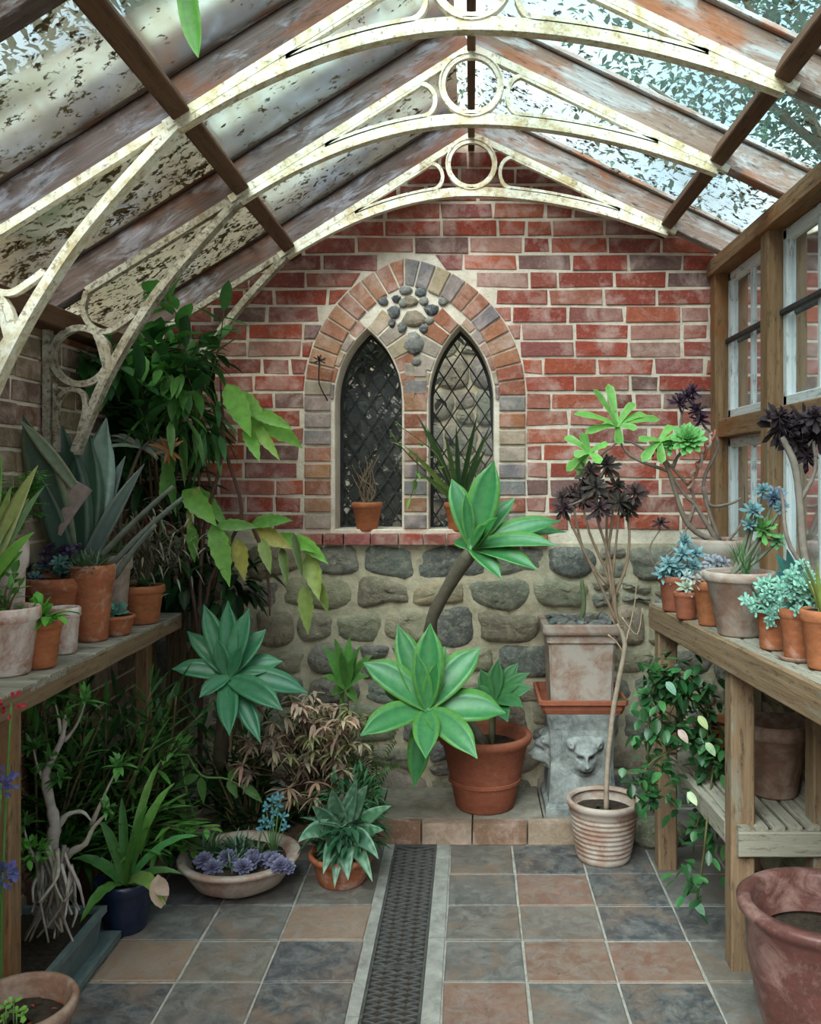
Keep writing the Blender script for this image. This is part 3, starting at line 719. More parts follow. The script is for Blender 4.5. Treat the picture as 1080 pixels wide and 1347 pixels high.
for (x, y) in ((bx(2.79)+.053, 2.79), (bx(3.49)+.045, 3.50), (1.07, 2.79), (1.07, 3.50)):
    m = MB(); m.beam((x, y, 0), (x, y, RB-.09), .072, .075, V((0,1,0)), bev=.005, segs=4, wob=.001); build('leg', m, M['bench'], t)
sh = MB(); sh.beam((.80, 2.745, .392), (1.10, 2.745, .392), .03, .075, bev=.004); sh.beam((.795, 2.82, .40), (.755, 3.46, .40), .028, .07, bev=.004)
xx = .82
while xx < 1.09: sh.beam((xx, 2.74, .438), (xx-.02, 3.50, .438), .040, .016, bev=.003, wob=.001); xx += .052
build('lower_shelf', sh, M['slat'], t)

# ------------------------------------------------------------------ pots
def pot_shape(r0, r1, h, rim=.03, out=.008, th=.009, kind='rim', wob=0):
    if kind == 'rim': prof = [(0, .004), (r0*.94, .0), (r0, .006), (r0+(r1-r0)*.86-.0, h-rim-.004), (r1+out*.2, h-rim), (r1+out, h-rim+.004), (r1+out, h-.005), (r1+out-.004, h), (r1-th*.6, h), (r1-th, h-.005), (r1-th-(r1-r0)*.15, h*.8)]
    elif kind == 'roll': prof = [(0, .004), (r0*.94, 0), (r0, .008), (r0+(r1-r0)*.5, h*.5), (r1-.006, h-rim*1.3), (r1+out*.6, h-rim), (r1+out, h-rim*.6), (r1+out, h-rim*.25), (r1+out*.4, h), (r1-th*.8, h-.002), (r1-th*1.2, h-rim*.5), (r1-th*1.2-(r1-r0)*.2, h*.8)]
    elif kind == 'urn': prof = [(0, .004), (r0*.95, 0), (r0, .01), (r0+(r1-r0)*.45, h*.30), (r0+(r1-r0)*.78, h*.62), (r1-.012, h-.05), (r1-.004, h-.036), (r1+.008, h-.024), (r1+.010, h-.008), (r1, h), (r1-.022, h), (r1-.030, h-.012), (r1-.034, h-.06), (r1-.05, h*.75)]
    elif kind == 'bowl': prof = [(0, .004), (r0*.9, 0), (r0, .008), (r0+(r1-r0)*.55, h*.28), (r0+(r1-r0)*.86, h*.65), (r1, h-.018), (r1+out, h-.014), (r1+out, h-.003), (r1+out-.005, h), (r1-.012, h), (r1-.018, h-.01), (r1-.05, h*.7)]
    return prof
POTS = dict(T='terra', O='terra_o', W='terra_w', B='terra_b', D='terra_d', G='terra_g')
def add_pot(root, x, y, z, r0, r1, h, mat='T', kind='rim', rim=None, ribs=0, soil=.82, part='pot', smat='soil', n=44):
    m = MB(True); prof = pot_shape(r0, r1, h, rim or h*.2, r1*.07, max(.006, r1*.07), kind)
    if ribs:
        base = [p for p in prof]; new = []
        i0 = 3
        new = base[:3]; z0, z1 = .02, h*.80
        for k in range(ribs*4+1):
            t = k/(ribs*4); new.append((r0+(r1-r0)*.82*t**.8+.0035*math.cos(k*PI/2), z0+(z1-z0)*t))
        base = [p for p in base if p[1] > h*.80 and p != base[3]] ; new += base[-8:] if len(base) > 8 else base
        prof = new
    m.lathe(prof, V((x, y, z)), n, close=False)
    o = build(part, m, M[POTS.get(mat, mat)], root)
    m = MB(True); rs = r1*.90-(r1-r0)*.18; zz = z+h*soil; rg = [m.add((x, y, zz+.004))]
    for q in range(1, 5):
        ring_ = [m.add((x+rs*q/4*math.cos(2*PI*i/20), y+rs*q/4*math.sin(2*PI*i/20), zz+rnd(-.003, .004))) for i in range(20)]
        if q == 1:
            for i in range(20): m.f.append((0, ring_[i], ring_[(i+1) % 20]))
        else: m.quadstrip(prev, ring_, True)
        prev = ring_
    build('soil', m, M[smat], root)
    return zz
def pot_px(cx, yb, w0, w1, ht, zb):
    """front foot of a pot stands at photo row yb on height zb: depth, centre and real radii follow"""
    Yf = (H-zb)*F/(yb-CY); r0 = w0/2*Yf/F/(1-w0/2/F); Yc = Yf+r0; s_ = Yc/F
    return X(cx, Yc), Yc, w0/2*s_, w1/2*s_, ht*s_

# ------------------------------------------------------------------ plant kit
AG = lambda t: max(.0, (.22+.78*math.sin(PI*min(1, (t*.9+.02))**.9)**1.1)*(1 if t < .72 else (1-((t-.72)/.28)**1.9))) if t < 1 else 0
STRAP = lambda t: .8*(1-t**4)*(.7+.3*math.sin(PI*t)) if t < 1 else 0
LANCE = lambda t: math.sin(PI*t**.75)**.9 if 0 < t < 1 else 0
SPOON = lambda t: (.35+.65*t**1.2)*(1 if t < .7 else math.sqrt(max(0, 1-((t-.7)/.3)**2)))
OV = lambda t: math.sin(PI*t**.85)**.7 if 0 < t < 1 else 0
def rosette(m, c, ax, n, R, w, col, ce, up0=.15, prof=SPOON, thick=.1, k=2.39996, seg=5, cup=.25):
    c = V(c); ax = V(ax).normalized(); a = ax.cross(V((.2, .95, .1))).normalized(); b = ax.cross(a); th0 = rnd(0, 6)
    for i in range(n):
        t = i/max(1, n-1); th = th0+i*k; el = up0+(1.35-up0)*t**1.3; L = R*(1-.62*t)*rnd(.92, 1.06)
        d = (a*math.cos(th)+b*math.sin(th))*math.cos(el)+ax*math.sin(el)
        m.leaf(c+ax*(t*R*.12), c+d*L+ax*(t*R*.1), w*(1-.55*t), hint=ax, bend=-cup*.5, fold=.35, c=jit(mixc(col, ce, t*.25), .12), ce=ce, prof=prof, n=seg, thick=thick*w, up=ax)
def tuft(m, c, n, L, w, col, spread=1.0, droop=.5, prof=STRAP, seg=7, ce=None, el0=.5, el1=1.4, colv=.25, a0=0, a1=2*PI):
    c = V(c)
    for i in range(n):
        th = rnd(a0, a1); el = rnd(el0, el1); l = L*rnd(.65, 1.1)
        d = V((math.cos(th)*math.cos(el)*spread, math.sin(th)*math.cos(el)*spread, math.sin(el)))
        tip = c+d*l-V((0, 0, droop*l*math.cos(el)*rnd(.5, 1.1)))
        m.leaf(c+V((rnd(-.01, .01), rnd(-.01, .01), 0)), tip, w*rnd(.7, 1.2), c=jit(col, colv), ce=ce, prof=prof, n=seg, bend=droop*.45, fold=.3)
def sprig(m, ms, a, b, n, L, w, col, sc=(.12, .10, .05), r=.004, prof=LANCE, droop=.3, side=True, bow=.1, colv=.25, ce=None, seg=5):
    """leafy shoot from a to b; stem goes into ms, leaves into m"""
    a = V(a); b = V(b); d = b-a; mid = (a+b)/2+V((rnd(-1, 1), rnd(-1, 1), rnd(.2, 1)))*bow*d.length
    ms.tube([a, mid, b], [r, r*.8, r*.45], sc, 5)
    for i in range(n):
        t = .2+.8*(i+1)/n; p = a*(1-t)**2+mid*2*t*(1-t)+b*t*t; tg = ((mid-a)*(1-t)+(b-mid)*t).normalized()
        s_ = tg.cross(V((rnd(-.4,.4), rnd(-.4,.4), 1))).normalized()*(1 if i % 2 else -1)
        dd = (s_*rnd(.5, 1)+tg*rnd(.3, .9)+V((0, rnd(-.5, .5), -droop*rnd(0, 1)))).normalized() if i < n-1 else tg
        m.leaf(p, p+dd*L*rnd(.7, 1.15), w*rnd(.8, 1.15), c=jit(col, colv), ce=ce, prof=prof, n=seg, bend=.1, fold=.2)
def scatter(m, c, rad, n, L, w, col, prof=LANCE, down=0, colv=.3, out=.6, ce=None, seg=4, bend=.12):
    c = V(c)
    for i in range(n):
        d = V((random.gauss(0, 1), random.gauss(0, 1), random.gauss(0, 1))).normalized(); r = rnd(.35, 1)
        p = c+V((d.x*rad[0]*r, d.y*rad[1]*r, d.z*rad[2]*r))
        e = (d*out+V((rnd(-1, 1), rnd(-1, 1), rnd(-1, 1)))*(1-out)+V((0, 0, -down))).normalized()
        m.leaf(p, p+e*L*rnd(.6, 1.2), w*rnd(.7, 1.2), c=jit(col, colv), ce=ce, prof=prof, n=seg, bend=bend, fold=.2)
AGC, AGE = (.028,.20,.055), (.16,.40,.07)
def agave(m, core, Yc, leaves, W, c=AGC, ce=AGE, bend=.12):
    """leaves: (tip px, tip py, depth offset of the tip, width px, bend)"""
    for (px, py, dy, w, bd) in leaves:
        tip = P(px, py, Yc+dy); b = V(core)+V((rnd(-.008, .008), rnd(-.008, .008), rnd(-.004, .008)))
        d = (tip-b).normalized(); hint = V((0, -.75, .65))
        m.leaf(b, tip, w*Yc/F*.92, hint=hint, bend=bd, fold=.42, c=jit(mixc(c, (.10,.30,.15), rnd(0, .5)), .12), ce=ce, cb=mixc(c, (.12,.30,.14), .4), prof=AG, n=14, thick=.012, up=V((0, -.35, .9)))

# ================================================================== centre group
# big pot with swan-neck agave
pot = thing('potted_agave', 'large terracotta pot with big green agave rosettes, one atop a leaning bare trunk', 'potted plant', (X(638, 3.92), 3.90, .088))
px_, py_ = X(638, 3.92), 3.90
zs = add_pot(pot, px_, py_, .088, .125, .188, .315, 'D', 'roll', rim=.035)
m = MB(True)
for zz in (.115, .122): m.lathe([(.150, zz+.088-.006), (.1565, zz+.088), (.150, zz+.088+.006)], V((px_, py_, 0)), 40, close=False)
build('band', m, M['terra_d'], pot)
core = P(562, 935, 3.62)
st = MB(True); st.tube([(px_-.02, py_-.02, zs-.01), P(610, 962, 3.80), P(580, 945, 3.68), core+V((0, .02, -.01))], [.026, .027, .028, .030], (.16,.13,.09), 10, knob=.12); build('short_trunk', st, M['bark'], pot)
m = MB(True)
random.seed(21)
agave(m, core, 3.62, [(523, 822, .12, 40, .02), (566, 820, .06, 46, .0), (632, 852, .10, 48, .06), (585, 850, .14, 34, .02), (665, 938, -.02, 52, .12), (478, 872, .05, 46, .14), (474, 968, -.16, 42, .12), (545, 1036, -.04, 34, .14),
  (560, 998, -.26, 38, .10), (628, 998, -.24, 42, .14), (505, 905, .1, 36, .14), (600, 905, .16, 36, .10), (548, 860, -.02, 26, .0), (575, 870, -.02, 24, .0)], 0)
build('rosette', m, M['wax'], pot)
core2 = P(648, 925, 3.95); m = MB(True)
agave(m, core2, 3.92, [(700, 905, -.05, 26, .12), (688, 930, -.12, 24, .15), (655, 868, .04, 24, .05), (682, 872, .05, 24, .1), (632, 880, .03, 22, .05), (668, 950, -.14, 24, .2), (622, 905, 0, 22, .1), (697, 885, .0, 22, .12)], 0, c=(.035,.15,.05), ce=(.08,.25,.06))
m2 = MB(True); m2.tube([(px_+.03, py_+.02, zs-.01), core2], [.016, .014], (.13,.12,.07), 8); build('side_stem', m2, M['bark'], pot); build('side_rosette', m, M['wax'], pot)
# leaning trunk and upper head
hc = P(620, 722, 3.72); tr = MB(True)
tr.tube([(px_+.0, py_+.03, zs-.01), P(590, 905, 3.92), P(566, 830, 3.86), P(588, 775, 3.80), hc+V((0, .01, -.01))], [.022, .025, .027, .028, .030], (.13,.105,.08), 12, knob=.10); build('leaning_trunk', tr, M['bark'], pot)
m = MB(True); random.seed(5)
agave(m, hc, 3.70, [(594, 630, .08, 34, .10), (650, 606, .03, 48, .02), (678, 655, .10, 30, .05), (738, 686, .05, 34, .12), (733, 718, -.12, 28, .14), (708, 750, -.14, 26, .12), (660, 762, -.1, 26, .16), (640, 690, -.1, 26, 0), (598, 712, .08, 22, .16), (624, 668, .1, 26, .05), (745, 700, .12, 24, .15), (612, 650, .0, 20, .1), (655, 680, -.12, 24, .0)], 0)
build('upper_rosette', m, M['wax'], pot)

# left agave, under the bench end
lc = P(302, 892, 3.45)
t = thing('agave', 'broad blue-green agave rosette leaning out from beneath the end of the left bench', 'plant', (lc.x-.1, 3.72, .088))
m = MB(True); m.tube([(lc.x-.1, 3.75, .087), (lc.x-.1, 3.68, .3), P(296, 935, 3.52), lc+V((0, .02, -.01))], [.03, .028, .028, .032], (.12,.095,.07), 10, knob=.12); build('trunk', m, M['bark'], t)
m = MB(True); random.seed(9)
AB = (.022,.15,.075); AE = (.08,.27,.12)
agave(m, lc, 3.45, [(268, 795, .08, 30, .02), (300, 790, .05, 28, .0), (328, 800, .04, 30, .0), (350, 828, .06, 34, .05), (372, 870, .05, 34, .10), (405, 912, -.02, 36, .12), (372, 935, -.16, 34, .12), (343, 978, -.18, 28, .12), (302, 968, -.22, 30, .06), (226, 880, .0, 30, .12), (246, 830, .10, 26, .05), (262, 918, -.1, 24, .1), (285, 840, -.02, 22, 0), (318, 850, -.02, 22, 0)], 0, AB, AE)
build('rosette', m, M['wax'], t)
m = MB(True)
for (tx, ty) in ((303, 1000), (290, 975), (315, 985)): m.leaf(lc+V((0, .03, -.02)), P(tx, ty, 3.5), .02, c=(.22,.14,.09), prof=LANCE, n=6, bend=.05)
build('dead_leaves', m, M['dry'], t)

# small bromeliad behind, light green
t = thing('bromeliad', 'small bright green strappy plant on the ledge between the two big agaves', 'plant', (X(455, 3.85), 3.87, .088)); b = P(455, 905, 3.85)
m = MB(True); m.tube([(b.x, 3.87, .087), (b.x, 3.86, .3), b], [.012, .011, .012], (.12,.12,.06), 7); build('stem', m, M['bark'], t)
m = MB(True)
for tx, ty in ((425, 850), (440, 840), (460, 838), (475, 850), (432, 872), (490, 862), (470, 925), (452, 940), (436, 915), (424, 890), (485, 890), (448, 858), (468, 862)): m.leaf(b, P(tx, ty, 3.82+rnd(-.08, .05)), .055, c=jit((.14,.36,.08), .2), ce=(.20,.45,.10), prof=STRAP, n=8, bend=.2, hint=V((0,-.7,.7)))
build('foliage', m, M['leaf'], t)

# bronze drooping plant
t = thing('bronze_sedum', 'bushy plant with drooping tan and bronze leaves between the agaves', 'plant', (X(410, 3.6), 3.74, .088))
m = MB(True); ms = MB(True); 
for i in range(95):
    c = P(410+random.gauss(0, 36), 980+random.gauss(0, 36), 3.55+rnd(-.12, .12)); b = V((X(410, 3.6)+rnd(-.02, .02), 3.74+rnd(-.02,.02), .087))
    ms.tube([b, (b+c)/2+V((0, .02, .06)), c], [.004, .003, .002], (.16,.10,.07), 5)
    col = random.choice([(.46,.30,.21),(.55,.40,.28),(.34,.20,.14),(.24,.23,.10),(.42,.31,.23)])
    for j in range(11):
        th = rnd(0, 6.3); d = V((math.cos(th)*.7, math.sin(th)*.7, rnd(-1.1, .15))).normalized(); m.leaf(c, c+d*rnd(.045, .085), .015, c=jit(col, .25), prof=LANCE, n=5, bend=.25)
build('stems', ms, M['bark'], t); build('foliage', m, M['dry'], t)
t = thing('fern', 'loose green ferny plant right of the bronze plant', 'fern', (X(490, 3.75), 3.8, .088)); m = MB(True)
for i in range(26):
    a = V((X(490, 3.75)+rnd(-.03, .03), 3.8, .088)); tp = P(rnd(425, 530), rnd(930, 1020), 3.7+rnd(-.15, .1))
    for k in range(16):
        q = k/16; p = a*(1-q)**2+((a+tp)/2+V((0, 0, .14)))*2*q*(1-q)+tp*q*q; s_ = (tp-a).cross(V((0, -.6, .8))).normalized()
        for sg in (-1, 1): m.leaf(p, p+s_*sg*.035*(1-q*.6)+V((0, 0, -.008)), .009, c=jit((.10,.17,.05), .3), n=3)
build('fronds', m, M['leaf'], t)

# sill pots
for (cx, lab, kind) in ((483, 'small terracotta pot of bare twigs on the sill of the left lancet window', 'potted_twigs'), (604, 'small terracotta pot of arching strappy leaves on the sill of the right lancet window', 'potted_orchid')):
    Yc = YB+.035; x = X(cx, Yc); t = thing(kind, lab, 'potted plant', (x, Yc, 1.2495-.006))
    zt_ = add_pot(t, x, Yc, 1.244, .047, .066, .132, 'O')
    m = MB(True)
    if kind == 'potted_twigs':
        for i in range(16): m.tube([(x+rnd(-.02,.02), Yc+rnd(-.02,.02), zt_), (x+rnd(-.05, .05), Yc+rnd(-.03, .03), zt_+rnd(.06, .12)), (x+rnd(-.08, .08), Yc+rnd(-.04, .04), zt_+rnd(.10, .24))], [.003, .0025, .0015], (.22,.15,.10), 5)
        build('twigs', m, M['bark'], t)
    else:
        for tx, ty, c in ((530, 585, (.20,.28,.06)), (548, 545, (.05,.10,.03)), (575, 600, (.04,.10,.03)), (628, 545, (.03,.06,.02)), (640, 590, (.05,.10,.04)), (600, 560, (.04,.09,.04)), (548, 620, (.12,.20,.05)), (652, 640, (.10,.16,.05)), (585, 570, (.10,.17,.05)), (615, 600, (.04,.09,.03)), (560, 560, (.06,.12,.04)), (645, 560, (.04,.08,.03))):
            m.leaf((x, Yc, zt_), P(tx, ty, Yc+rnd(-.16, -.07)), .030, c=c, ce=mixc(c, (.2,.3,.08), .3), prof=STRAP, n=9, bend=.10, hint=V((0, -1, .2)))
        build('foliage', m, M['leaf'], t)
        m = MB(True); ms = MB(True)
        for a_, b_, n_ in (((600, 655), (528, 562), 5), ((560, 620), (520, 578), 3), ((548, 600), (540, 655), 4)): sprig(m, ms, P(*a_, Yc-.1), P(*b_, Yc-.14), n_, .055, .026, (.22,.42,.08), prof=OV)
        build('stems', ms, M['bark'], t); build('bright_leaves', m, M['leaf'], t)
t = thing('wall_weed', 'tiny dark dried rosette on a thin stalk growing from the arch brickwork', 'plant', P(430, 525, YB-.02)); m = MB(True)
m.tube([P(431, 527, YB-.014), P(420, 505, YB-.06), P(420, 480, YB-.08)], [.003, .003, .003], (.05,.03,.03), 5); build('stalk', m, M['bark'], t)
m = MB(True); rosette(m, P(420, 474, YB-.08), (0, -.6, .8), 16, .045, .016, (.035,.012,.022), (.05,.02,.03), -.4); build('rosette', m, M['soft'], t)

# ================================================================== pedestal group
PY = 3.78; x0, x1 = X(722, PY), X(812, PY); pxc = (x0+x1)/2
t = thing('stone_pedestal', 'grey lichened stone pedestal carved with lion masks, under the square terracotta planter', 'pedestal', (pxc, PY+.14, .088))
m = MB(); n_ = 14
zs_ = [(.088, .012), (.12, .012), (.135, -.002), (.30, -.012), (.44, -.006), (.485, .006), (.507, .010)]
rr_ = []
for z, o in zs_:
    a, b, c0, d0 = x0-o, x1+o, PY-o, PY+.29+min(o, .005)
    e = .018; ps = [(a+e, c0), (b-e, c0), (b, c0+e), (b, d0), (a, d0), (a, c0+e)]
    rr_.append([m.add((x, y, z)) for x, y in ps])
for i in range(len(rr_)-1): m.quadstrip(rr_[i], rr_[i+1], True)
m.f.append(tuple(rr_[-1])); m.f.append(tuple(reversed(rr_[0]))); build('block', m, M['ped'], t)
def lion(fr, name):
    m = MB(True); G = 56; ids = []
    g = lambda u, v, cu, cv, su, sv: math.exp(-((u-cu)/su)**2-((v-cv)/sv)**2)
    for i in range(G+1):
        row = []
        for j in range(G+1):
            u = -1.15+2.3*i/G; v = -1.25+2.3*j/G; au = abs(u)
            d = .50*g(u, v, 0, .1, .62, .75)+.40*g(u, v, 0, -.42, .40, .36)+.20*g(au, v, .30, .25, .25, .14)+.55*g(au, v, .78, .55, .20, .20)-.30*g(au, v, .78, .55, .09, .10)
            d -= .44*g(au, v, .27, -.03, .14, .085); d += .10*g(au, v, .27, -.03, .06, .05); d += .13*g(u, v, 0, -.05, .13, .35)+.16*g(u, v, 0, -.30, .17, .09); d -= .16*g(au, v, .07, -.42, .04, .04)
            d += .18*g(au, v, .19, -.50, .16, .14); d -= .32*g(u, v, 0, -.70, .26, .05); d += .14*g(u, v, 0, -.88, .14, .09)
            d += .10*math.sin(math.atan2(v, u)*14+3*math.hypot(u, v))*max(0, math.hypot(u, v*.8)-.45)*g(u, v, 0, .2, .9, .8); d += .10*g(au, v, .5, .75, .3, .12)
            edge = max(0, 1-max(abs(u)/1.12, abs(v+.1)/1.15)**6); d = d*edge-.06
            row.append(m.add(fr(u, v, d)))
        ids.append(row)
    for i in range(G): m.quadstrip(ids[i], ids[i+1])
    build(name, m, M['ped'], t)
lx = X(770, PY); lz = Z(995, PY)
lion(lambda u, v, d: V((lx+u*.078, PY+.008-d*.10, lz+v*.088)), 'lion_mask')
lion(lambda u, v, d: V((x0+.008-d*.10, PY+.13-u*.078, lz+v*.088)), 'lion_mask')
# square saucer
SY = 3.93; sx0, sx1 = X(707, 3.75), X(830, 3.75); sc = (sx0+sx1)/2; hw = (sx1-sx0)/2-.008
def square_vessel(m, cx, cy, prof, r=.012):
    rings = []
    for w_, z in prof:
        e = min(r, w_*.3); ps = [(-w_+e, -w_), (w_-e, -w_), (w_, -w_+e), (w_, w_-e), (w_-e, w_), (-w_+e, w_), (-w_, w_-e), (-w_, -w_+e)]
        rings.append([m.add((cx+a, cy+b, z)) for a, b in ps])
    for i in range(len(rings)-1): m.quadstrip(rings[i], rings[i+1], True)
    m.f.append(tuple(reversed(rings[0]))); m.f.append(tuple(rings[-1]))
hw = .185; SY = 3.945
m = MB(); zt_ = .508; square_vessel(m, sc, SY, [(hw-.022, zt_), (hw-.014, zt_+.018), (hw-.012, zt_+.032), (hw, zt_+.042), (hw, zt_+.058), (hw-.012, zt_+.060), (hw-.020, zt_+.022), (.03, zt_+.02)]); o = build('plant_saucer', m, M['terra_d'], loc=(sc, SY, zt_)); tag(o, 'square red terracotta tray lying on the lion pedestal', 'saucer')
pw = .148; t = thing('square_planter', 'square brownish terracotta planter with dark rim and grey pebbles, on top of the pedestal', 'planter', (sc, SY, zt_+.022))
zb_ = zt_+.0235; ztop = Z(822, 3.80); m = MB(); square_vessel(m, sc, SY, [(pw-.020, zb_), (pw-.018, zb_+.02), (pw-.008, ztop-.085), (pw+.0, ztop-.075), (pw-.001, ztop-.068), (pw-.001, ztop-.045), (pw+.014, ztop-.040), (pw+.018, ztop-.030), (pw+.018, ztop-.004), (pw+.012, ztop), (pw-.010, ztop), (pw-.016, ztop-.03), (.02, ztop-.03)]); build('box', m, M['terra_g'], t)
m = MB(True)
for i in range(120):
    x, y = sc+rnd(-pw+.02, pw-.02), SY+rnd(-pw+.02, pw-.02); r_ = rnd(.010, .024); q = [(0.001, -r_*.6)]+[(r_*math.sin(PI*k/5), -r_*.6*math.cos(PI*k/5)) for k in range(1, 5)]+[(0.001, r_*.6)]
    m.lathe(q, V((x, y, ztop-.012+rnd(0, .014))), 8, jit((.22,.22,.22), .4), wob=.12)
build('pebbles', m, M['stone'], t)
m = MB(True); m.tube([(sc-.01, SY-.02, ztop-.03), P(768, 800, 3.9), P(765, 762, 3.9)], [.011, .010, .009], (.20,.24,.12), 8); m.tube([(sc+.05, SY, ztop-.03), P(793, 800, 3.9)], [.006, .003], (.2,.2,.12), 6); build('cut_stem', m, M['bark'], t)

# aeonium tree in ribbed pot
AY = 3.575; ax_ = X(794, AY); t = thing('potted_aeonium', 'tall thin-stemmed dark purple aeonium tree in a ribbed grey-brown pot on the tiles', 'potted plant', (ax_, AY, 0))
zs = add_pot(t, ax_, AY, 0, .103, .137, .238, 'G', 'roll', rim=.026, ribs=9, soil=.80)
m = MB(True); A = lambda px, py, dy=0: P(px, py, AY+dy)
m.tube([(ax_+.01, AY, zs-.01), A(799, 1010), A(806, 940), A(815, 890), A(822, 848), A(812, 820)], [.011, .010, .010, .010, .010, .009], (.36,.27,.21), 9, knob=.06)
build('trunk', m, M['bark'], t)
m = MB(True); tips = []
br = [((812, 820), (790, 770), (752, 690), (742, 668)), ((812, 820), (800, 760), (775, 700), (765, 655)), ((812, 820), (803, 740), (785, 680), (783, 640)), ((812, 820), (800, 760), (798, 690), (800, 655)), ((822, 848), (806, 780), (812, 700), (815, 660)), ((806, 790), (825, 740), (828, 690), (826, 668)), ((800, 770), (770, 730), (757, 680), (752, 650)), ((806, 790), (800, 730), (805, 665), (775, 620))]
for i, b in enumerate(br):
    dy = [-.05, .03, -.04, .05, -.02, .04, .06, 0][i]; pts = [A(*b[0])]+[A(px, py, dy*(k+1)/3) for k, (px, py) in enumerate(b[1:])]
    m.tube(pts, [.0075, .006, .005, .0045], (.26,.17,.12), 7, knob=.08); tips.append(pts[-1])
for b in (((822, 850), (834, 800), (838, 760)), ((800, 835), (815, 850), (824, 872)), ((818, 812), (838, 835), (845, 800))): m.tube([A(*q) for q in b], [.004, .003, .002], (.40,.28,.2), 5)
build('branches', m, M['bark'], t)
m = MB(True)
for i, tp in enumerate(tips+[A(798, 612, .03), A(835, 648, -.02), A(770, 640, .05), A(740, 655, .05), A(812, 640, .06), A(788, 668, -.07)]):
    if i >= len(tips): m = MB(True); m.tube([tips[i % 6], tp], [.005, .005], (.2,.12,.1), 5); build('branch', m, M['bark'], t)
    c = random.choice([(.045,.016,.024), (.07,.03,.03), (.05,.035,.03), (.10,.06,.06)])
    m = MB(True); rosette(m, tp, (rnd(-.4, .4), -.7, rnd(.3, .9)), 26, rnd(.055, .072), .023, c, mixc(c, (.16,.09,.10), .5), -.5)
    for j in range(7):
        d = V((rnd(-.7,.7), rnd(-.7,.7), -1)).normalized(); m.leaf(tp+V((0,0,-.015)), tp+d*.05, .012, c=jit((.09,.055,.04), .3), n=4)
    build('rosette', m, M['soft'], t)
pass

# ================================================================== left bench pots
def bench_pot(kind, label, cx, yb, w0, w1, ht, zb, mat, pk='rim', rim=None, cat='potted plant', group=None, soil=.84, smat='soil', at=None):
    x, y, r0, r1, h = at if at else pot_px(cx, yb, w0, w1, ht, zb)
    t = thing(kind, label, cat, (x, y, zb+.0005), group)
    z = add_pot(t, x, y, zb+.001, r0, r1, h, mat, pk, rim, soil=soil, smat=smat); return t, x, y, z, r1, h
random.seed(31)
# nearest whitewashed pot
t, x, y, z, r, h = bench_pot('potted_herb', 'chalky pink whitewashed pot of green leaves, nearest on the left bench edge', 8, 893, 60, 80, 88, GB, 'W')
m = MB(True); ms = MB(True)
for i in range(9): a = rnd(0, 6.3); sprig(m, ms, (x, y, z), (x+math.cos(a)*rnd(.03,.08), y+math.sin(a)*rnd(.02, .07), z+rnd(.05, .12)), 6, .05, .02, (.10,.28,.05))
build('stems', ms, M['bark'], t); build('foliage', m, M['leaf'], t)
t, x, y, z, r, h = bench_pot('potted_lettuce', 'small orange terracotta pot with bright green spoon leaves, second along the left bench edge', 53, 882, 40, 52, 64, GB, 'O')
m = MB(True); tuft(m, (x, y, z+.012), 34, .085, .034, (.12,.38,.05), droop=.3, prof=SPOON, ce=(.22,.48,.09), el0=.25); tuft(m, (x+.03, y, z+.02), 12, .12, .030, (.14,.42,.06), droop=.6, prof=SPOON, el0=.15, el1=.5); build('foliage', m, M['leaf'], t)
t, x, y, z, r, h = bench_pot('empty_pot', 'white-stained small pot squeezed behind the lettuce pot', 84, 862, 32, 40, 60, GB, 'W', cat='plant pot')
t, x, y, z, r, h = bench_pot('potted_sedum', 'rolled-rim terracotta pot crowded with blue-green and dark purple succulents on the left bench', 76, 848, 64, 84, 84, GB, 'T', 'roll', soil=.92)
m = MB(True)
for i in range(15):
    a = rnd(0, 6.3); q = rnd(0, r*1.05); c = V((x+q*math.cos(a), y+q*math.sin(a), z+rnd(.02, .07)))
    rosette(m, c, (rnd(-.5,.5), -.6, .8), 15, rnd(.028, .042), .017, (.10,.27,.24), (.22,.38,.34), .1)
for i in range(15):
    a = rnd(0, 6.3); q = rnd(.02, r*.9); c = V((x-.01+q*math.cos(a), y+q*math.sin(a), z+rnd(.06, .12)))
    rosette(m, c, (rnd(-.5,.5), -.5, .8), 12, rnd(.024, .034), .018, (.035,.018,.06), (.07,.03,.10), .1)
for i in range(14): c = V((x-r*rnd(.2, 1.0), y-r*rnd(0, .9), z+rnd(-.02, .02))); rosette(m, c, (rnd(-.5,.5), -.7, .4), 9, .022, .014, (.05,.02,.10), (.09,.04,.15), .0)
build('rosettes', m, M['wax'], t)
t, x, y, z, r, h = bench_pot('potted_haworthia', 'taller terracotta pot with dark grey-green spiky tufts behind the purple succulents', 122, 846, 38, 54, 100, GB, 'T', 'roll', soil=.92)
m = MB(True)
for i in range(9): a = rnd(0, 6.3); tuft(m, (x+math.cos(a)*r*.7, y+math.sin(a)*r*.6, z), 22, .085, .009, random.choice([(.13,.19,.11),(.22,.26,.20),(.09,.16,.06)]), droop=.2, prof=LANCE, el0=.1, el1=1.3)
build('foliage', m, M['leaf'], t)
t, x, y, z, r, h = bench_pot('potted_stonecrop', 'long pale terracotta pot with yellow-green stonecrop, tallest at the back of the left row', 0, 0, 0, 0, 0, GB, 'G', soil=.95, at=(-1.315, 3.33, .05, .07, .27))
m = MB(True); scatter(m, (x-.04, y-.02, z+.03), (.09, .06, .045), 150, .03, .012, (.20,.33,.07), prof=OV); scatter(m, (x+.01, y-.03, z+.02), (.07, .05, .04), 130, .035, .008, (.14,.2,.1)); build('foliage', m, M['leaf'], t)
t, x, y, z, r, h = bench_pot('potted_echeveria', 'shallow terracotta bowl holding one pale blue-green rosette at the left bench edge', 153, 838, 36, 46, 26, GB, 'T', soil=.95)
